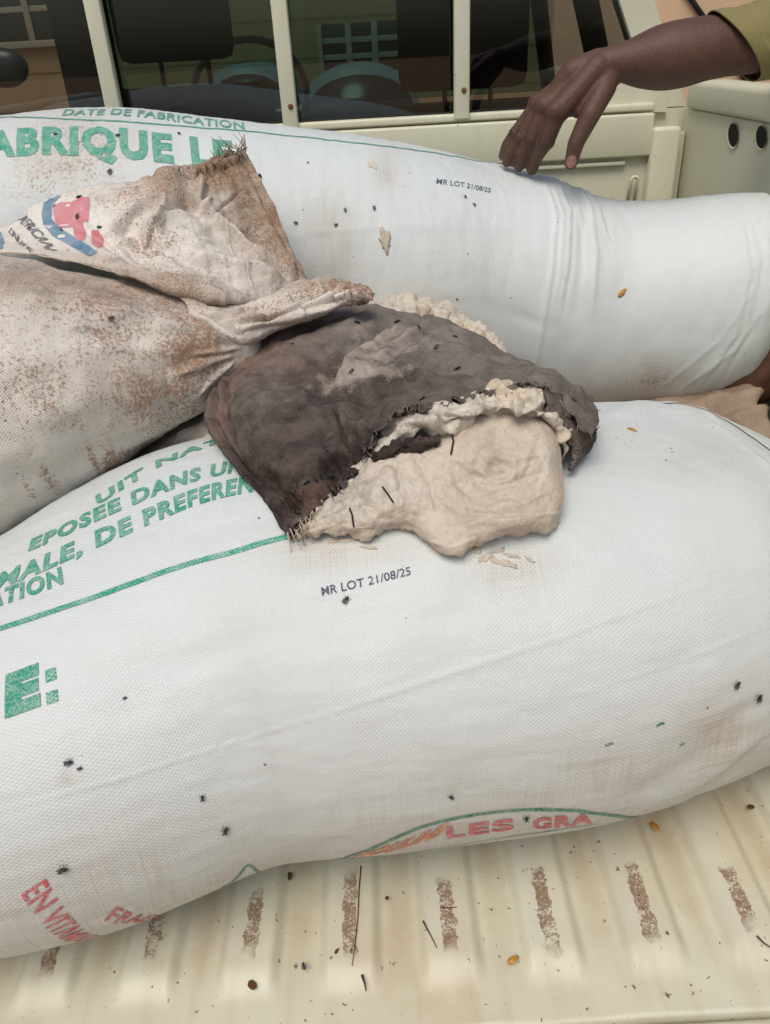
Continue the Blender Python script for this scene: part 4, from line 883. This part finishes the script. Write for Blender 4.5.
st = np.zeros(Pu.shape); st[..., 0] = .75*sm(.1, .5, v); st[..., 1] = .8*blob(qu, (415, 430), 60, 12, -20)+.7*blob(qu, (505, 410), 30, 8)+.4*sm(.8, 1, v); st[..., 2] = .8*blob(qu, (510, 396), 24, 9)+.9*blob(qu, (562, 440), 12, 26)
sheet('paste_crust', Pu, PASTE, torn, st, 0)
strands(Pt[-2]+np.array([0, -.001, -.003]), 55, 4, 105, paste)
K1 = [(346, 305, 1.13), (390, 297, 1.15), (430, 301, 1.15), (465, 315, 1.13), (494, 334, 1.11), (507, 354, 1.07)]
ctrl = rows(back(K1, .10, 12), back(K1, .03, 1), K1,
            [(346, 312, 1.115), (388, 306, 1.13), (428, 312, 1.125), (460, 327, 1.105), (488, 345, 1.08), (503, 362, 1.045)], [(346, 326, 1.10), (388, 322, 1.10), (428, 328, 1.09), (458, 342, 1.07), (484, 358, 1.05), (500, 370, 1.02)])
Pb, qb, u, v = patch(ctrl, 200, 90, [([(400, 305), (440, 312), (480, 335)], 4, .007, 'r'), ([(380, 310), (430, 318), (480, 345)], 3, -.006, 'r')], .004, 18, lambda u, v: np.stack([0*u, 4*fbm(np.stack([u*14, v, u*0], -1), 1, 3)], -1), lump(.007, .002))
st = np.zeros(Pb.shape); st[..., 0] = .5; st[..., 1] = .75*blob(qb, (375, 305), 30, 10); st[..., 2] = .4*blob(qb, (450, 325), 60, 12, 30)
sheet('paste_at_back', Pb, PASTE, torn, st, 0)
P, uv = stuffed(np.array([-.16, -.05, .08, .17]), [.88, .88, .87, .86], [.515, .515, .515, .515], [.10, .13, .13, .07], [.022, .03, .03, .02], 90, 80, lambda P, t, th: .006*fbm(P, 20, 3))
tube_obj('paste_filling', P, uv, PASTE, torn, np.zeros(P.shape))
# strip of cloth left across the paste, and loose threads
ctrl = rows([(372, 456, .698), (395, 442, .70), (418, 438, .70), (440, 436, .70)], [(374, 461, .692), (396, 448, .694), (418, 444, .694), (440, 440, .695)], [(378, 466, .693), (398, 455, .694), (419, 450, .695), (438, 445, .697)])
Ps, qs, u, v = patch(ctrl, 70, 30, (), .003, 40, lambda u, v: np.stack([2.5*fbm(np.stack([u*12, v*4, u*0], -1), 1, 3), 3*fbm(np.stack([u*14, v*3, u*0+3], -1), 1, 3)], -1))
st = np.zeros(Ps.shape); st[..., 0] = .25
sheet('cloth_scrap', Ps, CLOTH, torn, st, .002)
tm = plain('black_thread', (.03, .024, .022), .8, .1)
for pts in ([(383, 487), (388, 494), (393, 503)], [(350, 508), (352, 517), (353, 527)], [(452, 432), (454, 442), (451, 455)]):
    m = MB(); Q = [SPa.hit(*p) for p in pts]; m.tube([h+n*.0022 for h, n in Q], .0009, 6); m.build('loose_thread', tm, torn)
# smears of paste printed off on the sacks
def smear(S_, cx, cy, rx, ry, ang, seed, mat, name, parent=None, thick=.0016):
    """a thin ragged smear stuck to a surface, rx by ry pixels"""
    h, n = S_.hit(cx, cy); d = np.linalg.norm(h-CP)/FOC; a = R(ang)
    T1 = M3[:, 0]-n*(M3[:, 0]@n); T1 /= np.linalg.norm(T1); T2 = np.cross(n, T1)
    th = np.linspace(0, 2*np.pi, 64, endpoint=False); V = []; F = []
    for r_i, fr in enumerate((1.0, .9, .6, .3)):
        rr = fr*(1+.55*fbm(np.stack([np.cos(th)*1.3+seed*5.1, np.sin(th)*1.3, 0*th+seed], -1), 1, 4))
        x = rx*d*rr*np.cos(th); y = ry*d*rr*np.sin(th); X = x*math.cos(a)-y*math.sin(a); Y = x*math.sin(a)+y*math.cos(a)
        hgt_ = (.0003, thick, thick*1.2, thick)[r_i]+.0006*fbm(np.stack([X*200, Y*200, 0*X+seed], -1), 1, 3)*(r_i > 0)
        for k in range(64):
            p = h+T1*X[k]+T2*Y[k]; V.append(p+n*hgt_[k])
    V.append(h+n*thick)
    F = gfaces(4, 64, True).tolist()+[(192+k, 192+(k+1) % 64, 256) for k in range(64)]
    return obj(name, V, F, mat, parent)
for k, (cx, cy, rx, ry, an) in enumerate([(486, 557, 9, 4, 30), (503, 563, 14, 3.2, -15), (512, 556, 9, 2, -10), (478, 549, 6, 4, 60), (497, 551, 8, 2.2, 20), (530, 560, 5, 1.6, -30), (340, 541, 14, 2.5, 5), (370, 548, 8, 1.8, -8)]):
    smear(SF, cx, cy, rx, ry, an, k, PASTE, 'paste_smear', torn, .0011)
def crumb(name, label, cat, S_f, px, py, r_, mat, seed=0, flat=.45, elong=1.6, ang=0, group=None):
    h, n = S_f(px, py); n = np.array(n); T1 = np.cross(n, [.3, .2, 1.]); T1 /= np.linalg.norm(T1); T2 = np.cross(n, T1)
    a = R(ang); A1 = T1*math.cos(a)+T2*math.sin(a); A2 = np.cross(n, A1)
    m = MB().ball((0, 0, 0), 1, 12, 16); Vv = np.array(m.V); nn = 1+.42*noise(Vv*1.6+seed*9.1)+.2*noise(Vv*4+seed*3.3)
    Vv = Vv*nn[:, None]; W = h+n*(r_*flat*.55)+A1*(Vv[:, :1]*r_*elong)+A2*(Vv[:, 1:2]*r_)+n*(Vv[:, 2:]*r_*flat)
    return tag(obj(name, W, m.F, mat), label, cat, group)
tag(smear(SR, 385, 240, 5, 10, 8, 21, PASTE, 'paste_scrap', None, .003), 'pale scrap of paste stuck to the middle of the rear sack', 'paste scrap')
tag(smear(SR, 372, 165, 4, 4.5, 0, 33, plain('dried_paste', (.58, .53, .43), .7), 'dried_splash', None, .0008), 'faint dried cream splash high on the rear sack below the green line', 'splash')
# ------------------------------------------------------------------ husks, twigs and leaf scraps
HUSK = plain('golden_husk', (.42, .21, .035), .5, .3, .25, 200)
LEAFM = plain('dead_leaf', (.09, .045, .025), .8, .15, .3, 150); TWIGM = plain('dry_twig', (.10, .065, .045), .85, .1, .3, 200)
def floor_hit(px, py): return on_floor(px, py, -.001), np.array([0, 0, 1.])
def husk(label, S_f, px, py, r_, ang):
    h, n = S_f(px, py)
    o = crumb('grain_husk', label, 'husk', S_f, px, py, r_, HUSK, px, .45, 2.1, ang, 'golden grain husks'); return o
husk('golden grain husk stuck to the right part of the rear sack', SR.hit, 622, 293, .0042, 60)
husk('small golden grain husk on top of the front sack beside the torn sack', SF.hit, 632, 430, .0028, 5)
husk('golden grain husk on the bed floor just below the edge of the front sack', floor_hit, 655, 827, .0036, 170)
husk('olive golden grain husk near the rear edge of the bed floor', floor_hit, 513, 960, .0036, 80)
def twig(label, pts, r_, name='twig'):
    m = MB(); Q = [on_floor(x, y, .0015) for x, y in pts]; m.tube(Q, np.linspace(r_, r_*.5, len(Q)), 6); tag(m.build(name, TWIGM), label, name)
twig('long thin dark twig lying along a rib by the rusty patch left of centre', [(361, 866), (359, 890), (358, 915), (355, 945), (352, 966)], .0009)
twig('short curved twig below the end of the long thin twig', [(362, 975), (365, 984), (366, 991)], .0016)
twig('slanting twig on the bed floor left of the middle rust patch', [(423, 921), (430, 934), (437, 948)], .0011)
twig('short twig lying across the middle rust patch', [(440, 907), (449, 908), (457, 907)], .0009)
twig('dark twig at the right edge of the picture by the last rust patch', [(757, 936), (764, 943), (778, 952)], .0013)
def leaf(label, px, py, r_, ang, el=2.0): crumb('leaf_scrap', label, 'leaf', floor_hit, px, py, r_, LEAFM, px*.37, .14, el, ang, 'scraps of dead leaf on the bed floor')
leaf('dark leaf scrap just above the last rust patch on the right', 723, 841, .0042, 130)
leaf('round rusty brown scrap at the far right below the front sack', 751, 807, .0036, 60, 1.3)
leaf('brown scrap hanging at the lower end of the second visible rust strip', 252, 956, .007, 60, 1.3)
leaf('small grey brown scrap below the rust strip with the big brown scrap', 252, 985, .004, 10, 1.5)
leaf('small pointed scrap under the printed green peak of the front sack', 290, 876, .003, 140, 1.8)
leaf('round dark red dot of dirt between the two long twigs', 387, 898, .0024, 0, 1.0)
leaf('dark slender scrap left of the long thin twig', 336, 953, .0025, 115, 2.4)
leaf('thin brown scrap beside the golden husk under the front sack edge', 700, 809, .0016, 165, 5)

# ------------------------------------------------------------------ flies
FLYM = plain('black_fly_body', (.012, .012, .013), .45, .4); WING = plain('grey_fly_wing', (.10, .10, .11), .4, .4)
def make_fly():
    """a housefly 7 mm long, heading +x, standing on z = 0"""
    m = MB().ball((-.0014, 0, .0016), (.0023, .0013, .0012), 8, 10).ball((.0010, 0, .0018), (.0014, .0012, .0012), 8, 10).ball((.0026, 0, .0016), (.0008, .0010, .0008), 6, 8)
    for s in (-1, 1):
        for k, dx_ in enumerate((-.0022, .0002, .0024)):
            m.tube([(.0008, s*.0008, .0012), (.0008+dx_*.6, s*.0021, .0017), (.0008+dx_, s*.0030, .0001)], .00016, 4)
    b_ = m.build('fly_body', FLYM); me = b_.data; bpy.data.objects.remove(b_)
    wv = MB()
    for s in (-1, 1):
        P_ = [(.0008, s*.0006, .0029), (-.0008, s*.0017, .0029), (-.0030, s*.0021, .0025), (-.0041, s*.0014, .0023), (-.0030, s*.0005, .0026)]
        n = len(P_); wv.add(P_+[(x, y, z+.00012) for x, y, z in P_], [tuple(range(n)), tuple(range(n, 2*n))[::-1]]+[(i, (i+1) % n, (i+1) % n+n, i+n) for i in range(n)])
    w_ = wv.build('wings', WING, None, False); wm = w_.data; bpy.data.objects.remove(w_)
    return me, wm
FB, FW = make_fly()
def fly(label, S_f, px, py, ang=None, sc=1.0):
    h, n = S_f(px, py); n = Vector(n).normalized(); h = Vector(h)
    a = R(ang) if ang is not None else rng.random()*6.28
    x = Vector((math.cos(a), math.sin(a)*.6, math.sin(a)*.8)); x = (x-n*x.dot(n)).normalized(); y = n.cross(x)
    Mx = Matrix((x, y, n)).transposed().to_4x4(); Mx.translation = h+n*.0004
    o = bpy.data.objects.new('fly', FB); COL.objects.link(o); o.matrix_world = Mx @ Matrix.Scale(sc*1.15, 4)
    tag(o, label, 'fly', 'flies settled on the sacks and the bed')
    c = bpy.data.objects.new('wings', FW); COL.objects.link(c); c.parent = o
fr_ = SR.hit; ff = SF.hit; fp = SFl.hit; fd = SD.hit; fc = ST.hit
for L_, Sf, x, y, a, sc in (
    ('fly on the rear sack, higher of the two flies below the small lot stamp', fr_, 465, 197, 80, .8),
    ('fly on the rear sack, lower of the two flies below the small lot stamp', fr_, 474, 205, 100, .8),
    ('fly on the rear sack, rightmost of a row above the pale paste scrap', fr_, 374, 208, 90, .9),
    ('fly on the rear sack, upper of two left of the pale paste scrap', fr_, 345, 210, 90, .8),
    ('fly on the rear sack, lower of two left of the pale paste scrap', fr_, 336, 225, 20, .8),
    ('fly on the rear sack beside the slanting hem of the folded sack mouth', fr_, 296, 223, 0, .8),
    ('tiny fly on the rear sack between the green line and the folded sack corner', fr_, 308, 163, 60, .5),
    ('fly on the rear sack just above the letter Q of the green lettering', fr_, 118, 136, 30, .9),
    ('fly on the rear sack between the green line and the last big green letter E', fr_, 179, 134, 90, .8),
    ('large fly on the rear sack under the letter Q of the green lettering', fr_, 110, 172, 60, 1.1),
    ('fly on the rear sack over the left part of the green letters', fr_, 56, 135, 0, .8),
    ('tiny fly low on the rear sack above the pale paste at the back', fr_, 457, 299, 0, .5),
    ('fly on the top edge of the pink printed emblem', fp, 80, 198, 0, 1.05),
    ('fly at the upper left corner of the pink printed emblem', fp, 55, 207, 170, .8),
    ('big fly in the middle of the pink printed emblem', fp, 79, 217, 120, 1.2),
    ('fly on the muddy cloth just right of the pink printed emblem', fp, 100, 228, 0, .8),
    ('fly beside the worn grey lettering on the folded sack mouth', fp, 30, 229, 160, .8),
    ('fly at the brown hem near the top corner of the folded sack mouth', fp, 259, 176, 20, 1.0),
    ('fly on the body of the muddy sack under the fold', fd, 111, 318, 30, .8),
    ('fly on the torn sack by the twisted neck, left of two at the top edge', fc, 357, 324, 0, 1.1),
    ('fly on the torn sack, right of two at the top edge', fc, 398, 323, 0, 1.1),
    ('fly on the grey cloth of the torn sack below the pale paste at the back', fc, 455, 338, 10, .9),
    ('fly in the middle of the grey cloth of the torn sack', fc, 437, 348, 90, 1.1),
    ('fly on the grey cloth just above the torn edge', fc, 458, 370, 5, 1.1),
    ('fly right at the torn edge over the pale paste crust', fc, 423, 400, 60, 1.0),
    ('fly on the dark lower corner of the torn cloth, left of a pair', fc, 307, 484, 30, 1.1),
    ('fly on the dark lower corner of the torn cloth, right of a pair', fc, 321, 477, 120, 1.1),
    ('fly on the dark cloth above the lower corner pair', fc, 325, 450, 80, .9),
    ('fly on the reddish stain of the torn cloth', fc, 292, 345, 10, .8),
    ('fly on the pale ridge of the torn cloth', fc, 352, 372, 60, .9),
    ('fly on the grey cloth near the back paste, small and leftmost', fc, 418, 328, 150, .8),
    ('fly on the front sack just under the lot stamp', ff, 346, 600, 50, 1.0),
    ('fly on the front sack below the big green letter E, larger of a pair', ff, 69, 762, 10, 1.0),
    ('fly on the front sack below the big green letter E, smaller of a pair', ff, 80, 768, 10, .6),
    ('fly low on the front sack, upper of two left of the middle', ff, 202, 797, 90, .8),
    ('fly low on the front sack, lower of two left of the middle', ff, 225, 829, 75, 1.2),
    ('fly on the front sack just above the red printed words', ff, 63, 868, 0, 1.2),
    ('fly on the front sack above the green printed arch', ff, 451, 796, 130, .8),
    ('fly on the red printed letters under the green arch', ff, 526, 817, 95, 1.1),
    ('fly near the right end of the front sack, left of a close pair', ff, 736, 684, 60, 1.1),
    ('fly near the right end of the front sack, right of a close pair', ff, 758, 697, 90, 1.2),
    ('tiny fly on the front sack between the big green letter E and the crease', ff, 125, 698, 20, .5),
    ('fly standing on the painted bed floor below the front sack', floor_hit, 304, 967, 100, 1.15)):
    fly(L_, Sf, x, y, a, sc)
m = MB()

# ------------------------------------------------------------------ the person reaching in from the right
skin, t, b = new_mat('dark_brown_skin', .55, .35)
tc = t.nodes.new('ShaderNodeTexCoord').outputs['Object']; a_ = nd(t, 'ShaderNodeAttribute', _attribute_name='stain'); sp_ = t.nodes.new('ShaderNodeSeparateColor'); L(t, a_.outputs['Color'], sp_.inputs[0])
n1 = tnoise(t, tc, 30, 5); n2 = tnoise(t, tc, 260, 3); vo = nd(t, 'ShaderNodeTexVoronoi', Scale=420.0); L(t, tc, vo.inputs['Vector'])
col = mix(t, n1, (.068, .034, .022), (.122, .062, .040)); col = mix(t, math_(t, 'MULTIPLY', sharp(t, n2, .45, 4), .35), col, (.05, .026, .018)); col = mix(t, sp_.outputs[0], col, (.030, .017, .013)); col = mix(t, sp_.outputs[1], col, (.34, .17, .135))
L(t, col, b.inputs['Base Color']); k1 = bump(t, b, vo.outputs['Distance'], .35, .001); k2 = bump(t, b, n2, .35, .001, k1); bump(t, b, tnoise(t, tc, 70, 4), .35, .003, k2)
b.inputs['Subsurface Weight'].default_value = .06; b.inputs['Subsurface Radius'].default_value = (.008, .003, .002)
person = thing('person', 'person in an olive short sleeved shirt reaching one hand down onto the rear sack', 'person', (1.12, 1.42, G))
YT = float(SR.hit(528, 178)[0][1]); YH = YT-.02
def J(x, y, Y): return at(x, y, Y)
wrist = J(613, 64, YH-.005); el = J(748, 44, YH-.01); shl = np.array([1.02, YH+.02, .90])
m = MB()
ap = np.array([J(596, 68, YH-.004), J(606, 65, YH-.004), wrist, J(624, 62.5, YH-.005), J(640, 61, YH-.005), J(660, 58, YH-.006), J(682, 54, YH-.008), J(705, 49, YH-.01), J(728, 46, YH-.01), el])
ar = np.array([.0235, .0255, .0268, .030, .039, .047, .0485, .046, .0435, .043])
tt = np.linspace(0, 9, 60); m.tube(crv(np.arange(10), ap, tt), crv(np.arange(10), ar, tt), 40)
m.capsule(el, shl, .043, .055, 30)
MCP = [J(557, 113, YH-.028), J(546, 108, YH-.006), J(540, 106, YH+.015), J(537, 105, YH+.036)]
PIP = [J(547, 141, YH-.022), J(532, 139, YH-.004), J(521, 138, YH+.014), J(515, 134, YH+.032)]
TIP = [J(532, 169.5, YT-.004), J(519, 166.5, YT+.004), J(507, 162, YT+.012), J(503, 156, YT+.028)]
rr = [(.0165, .0136, .0108), (.0160, .0132, .0106), (.0152, .0126, .0100), (.0138, .0115, .0092)]
for k in range(4):
    base = J(597-2*k, 68.5, YH-.014+.012*k)
    m.capsule(base, MCP[k], .0212, rr[k][0]*1.12)
    m.capsule(MCP[k], PIP[k], rr[k][0]*.97, rr[k][1]*.94)
    dip = PIP[k]+(TIP[k]-PIP[k])*.55+np.array([-.003, -.002, .002])
    m.ball(PIP[k], rr[k][1]*1.04, 8, 12); m.ball(MCP[k]+np.array([-.003, -.003, .003]), rr[k][0]*1.05, 8, 12)
    m.capsule(PIP[k], dip, rr[k][1]*.93, rr[k][2]*1.05).capsule(dip, TIP[k], rr[k][2]*1.05, rr[k][2]*.92)
# filled palm between the metacarpals, out to the ball of the thumb
m.capsule(J(592, 82, YH+.005), J(556, 108, YH+.008), .027, .021).capsule(J(597, 78, YH+.0), J(566, 104, YH-.012), .029, .021).capsule(J(601, 80, YH-.012), J(578, 106, YH-.022), .025, .0165).capsule(J(603, 82, YH-.016), J(589, 104, YH-.03), .021, .015)
m.capsule(J(600, 84, YH-.012), J(579, 110, YH-.026), .026, .0135)
m.capsule(J(600, 63, YH+.0), J(573, 73, YH+.0), .0225, .0215).capsule(J(573, 73, YH+.0), J(550, 101, YH+.006), .0215, .0155)
# thumb, leaving the near side of the palm
cmc, mp_, ip, tp = J(604, 88, YH-.026), J(590, 115, YH-.046), J(576, 143, YH-.052), J(571, 163, YH-.05)
m.capsule(J(608, 74, YH-.008), cmc, .0205, .0195).capsule(cmc, mp_, .0195, .0168).capsule(mp_, ip, .0168, .0136).capsule(ip, tp, .0138, .0112)
# trunk, other arm, head and legs, standing on the ground beyond the side panel
cx, cy = 1.16, YH+.0
m.capsule((cx, cy+.18, .84), (cx, cy-.12, .84), .075, .075).capsule((cx, cy+.03, .80), (cx+.02, cy+.03, .45), .155, .135).capsule((cx+.02, cy+.03, .45), (cx+.02, cy+.03, .28), .14, .155)
m.capsule(shl, (cx, cy+.02, .86), .058, .08).capsule((cx, cy+.24, .84), (cx+.04, cy+.30, .58), .052, .043).capsule((cx+.04, cy+.30, .58), (cx-.05, cy+.27, .36), .042, .03).capsule((cx-.05, cy+.27, .36), (cx-.07, cy+.26, .28), .03, .024)
for k in range(4): m.capsule((cx-.07, cy+.24+.015*k, .28), (cx-.07, cy+.235+.017*k, .20-.008*abs(k-1.4)), .0115, .008)
m.capsule((cx-.08, cy+.24, .31), (cx-.10, cy+.215, .25), .012, .009)
m.capsule((cx-.01, cy+.03, .86), (cx-.03, cy+.03, .97), .058, .056).ball((cx-.05, cy+.03, 1.085), (.098, .078, .122), 16, 20).capsule((cx-.145, cy+.03, 1.085), (cx-.158, cy+.03, 1.063), .011, .015).capsule((cx-.12, cy+.005, 1.02), (cx-.12, cy+.055, 1.02), .018, .018)
for s in (-1, 1):
    m.ball((cx-.045, cy+.03+s*.08, 1.08), (.022, .010, .032), 8, 10)
    m.capsule((cx+.02, cy+.03+s*.09, .26), (cx, cy+.03+s*.10, -.16), .088, .058).capsule((cx, cy+.03+s*.10, -.16), (cx+.03, cy+.03+s*.10, G+.08), .056, .036).capsule((cx+.03, cy+.03+s*.10, G+.045), (cx-.13, cy+.03+s*.11, G+.04), .042, .034)
tmp = m.build('body_blocks', skin)
def remesh(o, vox, it, name, mat, parent):
    md = o.modifiers.new('r', 'REMESH'); md.mode = 'VOXEL'; md.voxel_size = vox
    s_ = o.modifiers.new('s', 'SMOOTH'); s_.factor = .5; s_.iterations = it
    dg = bpy.context.evaluated_depsgraph_get(); me = bpy.data.meshes.new_from_object(o.evaluated_get(dg)); bpy.data.objects.remove(o)
    Vv = np.empty(len(me.vertices)*3); me.vertices.foreach_get('co', Vv); Vv = Vv.reshape(-1, 3)
    F = [tuple(p.vertices) for p in me.polygons]; bpy.data.meshes.remove(me)
    return Vv, F
Vb, Fb = remesh(tmp, .0024, 6, 'body', skin, person)
st = np.zeros((len(Vb), 3))
for k in range(4):      # darker knuckle skin
    for c_, r_ in ((PIP[k], .012), (MCP[k], .012), (PIP[k]+(TIP[k]-PIP[k])*.55, .007)): st[:, 0] = np.maximum(st[:, 0], .6*np.exp(-(np.linalg.norm(Vb-c_, axis=1)/(r_*1.25))**4))
    st[:, 1] = np.maximum(st[:, 1], .15*np.exp(-(np.linalg.norm(Vb-TIP[k], axis=1)/.012)**4))
# creases over the finger joints
def knuckle(Vb):
    d = np.zeros(len(Vb))
    for k in range(4):
        ax = (TIP[k]-PIP[k]); ax /= np.linalg.norm(ax); r_ = Vb-PIP[k]; s_ = r_@ax; n_ = np.linalg.norm(r_, axis=1)
        d += .0007*np.cos(s_*2*np.pi/.0055)*np.exp(-(n_/.017)**4)
    return d
nrm = np.zeros_like(Vb); Fa = np.array([f for f in Fb if len(f) == 4]); fn = np.cross(Vb[Fa[:, 1]]-Vb[Fa[:, 0]], Vb[Fa[:, 2]]-Vb[Fa[:, 0]])
for i in range(4): np.add.at(nrm, Fa[:, i], fn)
nrm /= np.maximum(np.linalg.norm(nrm, axis=1)[:, None], 1e-12)
Vb = Vb+nrm*knuckle(Vb)[:, None]
body = obj('body', Vb, Fb, skin, person, attrs={'stain': st})
nailm = plain('thumb_nail', (.235, .12, .09), .35, .4, .15, 100)
th = np.linspace(0, 2*np.pi, 18, endpoint=False); zc_ = ip+(tp-ip)*.93; vd = (CP-zc_); vd /= np.linalg.norm(vd); up_ = (ip-tp)/np.linalg.norm(ip-tp); up_ -= vd*(up_@vd); up_ /= np.linalg.norm(up_); sd_ = np.cross(vd, up_)
ring = [zc_+vd*(.0134-.0034*abs(math.cos(a))**2)+sd_*(.0082*math.cos(a))+up_*(.0100*math.sin(a)) for a in th]
obj('thumb_nail', ring+[zc_+vd*.0144], [(i, (i+1) % 18, 18) for i in range(18)], nailm, body)
# shirt: trunk and short sleeves
olive, t, b = new_mat('olive_cloth', .85, .1); tc = t.nodes.new('ShaderNodeTexCoord').outputs['Object']
n1 = tnoise(t, tc, 9, 5); n2 = tnoise(t, tc, 600, 2)
col = mix(t, n1, (.155, .135, .052), (.235, .205, .09)); col = mix(t, math_(t, 'MULTIPLY', n2, .3), col, (.30, .27, .14)); L(t, col, b.inputs['Base Color']); bump(t, b, n1, .3, .004)
m = MB().capsule((cx, cy+.20, .84), (cx, cy-.14, .84), .09, .09).capsule((cx, cy+.03, .79), (cx+.02, cy+.03, .45), .172, .155).capsule((cx+.02, cy+.03, .45), (cx+.02, cy+.03, .22), .158, .172).capsule((cx, cy+.25, .84), (cx+.03, cy+.285, .66), .066, .058)
m.capsule(shl+np.array([.02, 0, 0]), (cx, cy+.02, .86), .07, .09)
Vs, Fs = remesh(m.build('blocks', olive), .006, 6, 'shirt', olive, person)
shirt = obj('shirt', Vs+nrm[:1]*0+.004*fbm(Vs, 14, 3)[:, None]*np.array([1, 1, .3]), Fs, olive, person)
# the sleeve is a tube of cloth, open at its hem
A_ = J(733, 47, YH-.01); ax = (shl-A_); Ls = np.linalg.norm(ax)*.98; ax /= np.linalg.norm(ax)
hx = J(722, 15, YH-.01)-J(745, 79, YH-.01); hx /= np.linalg.norm(hx); s2 = np.cross(ax, hx); s2 /= np.linalg.norm(s2)
tt = np.concatenate([np.linspace(0, .03, 12), np.linspace(.034, Ls, 50)]); th = np.linspace(0, 2*np.pi, 90, endpoint=False)
rad = .0545+.030*sm(0, Ls, tt)+.0022*(1-sm(.0265, .029, tt))-.002*np.exp(-((tt-.0285)/.002)**2)
Pz = (A_+ax*tt[:, None])[:, None]+rad[:, None, None]*(np.cos(th)[None, :, None]*hx*1.06+np.sin(th)[None, :, None]*s2*.95)
hemtilt = (Pz-A_)@hx; Pz = Pz+ax*(-.012*np.clip(hemtilt/.05, -1, 1)*np.exp(-tt/.06)[:, None])[..., None]
cen = (A_+ax*tt[:, None])[:, None]; dn = (Pz-cen)/rad[:, None, None]
Pz = Pz+dn*(.006*fbm(Pz*np.array([1, 1, 1]), 17, 3)*np.clip(tt/.03, .25, 1)[:, None]+.004*np.sin(th*3+tt[:, None]*30)*sm(.03, .1, tt)[:, None])[..., None]
so = obj('sleeve', Pz.reshape(-1, 3), gfaces(*Pz.shape[:2], True), olive, shirt); md = so.modifiers.new('thickness', 'SOLIDIFY'); md.thickness = .0022
tro = plain('dark_trousers', (.05, .055, .07), .9, .1)
m = MB().capsule((cx+.02, cy+.09, .24), (cx+.02, cy-.03, .24), .165, .165)
for s in (-1, 1): m.capsule((cx+.02, cy+.03+s*.09, .24), (cx, cy+.03+s*.10, -.16), .105, .078).capsule((cx, cy+.03+s*.10, -.16), (cx+.03, cy+.03+s*.10, G+.12), .076, .062)
Vs, Fs = remesh(m.build('blocks', tro), .008, 4, 'trousers', tro, person); obj('trousers', Vs, Fs, tro, person)
hair = plain('black_hair', (.012, .01, .009), .9, .1, .3, 90, .6)
m = MB().ball((cx-.035, cy+.03, 1.115), (.096, .082, .105), 16, 22); obj('hair', m.V, m.F, hair, person)
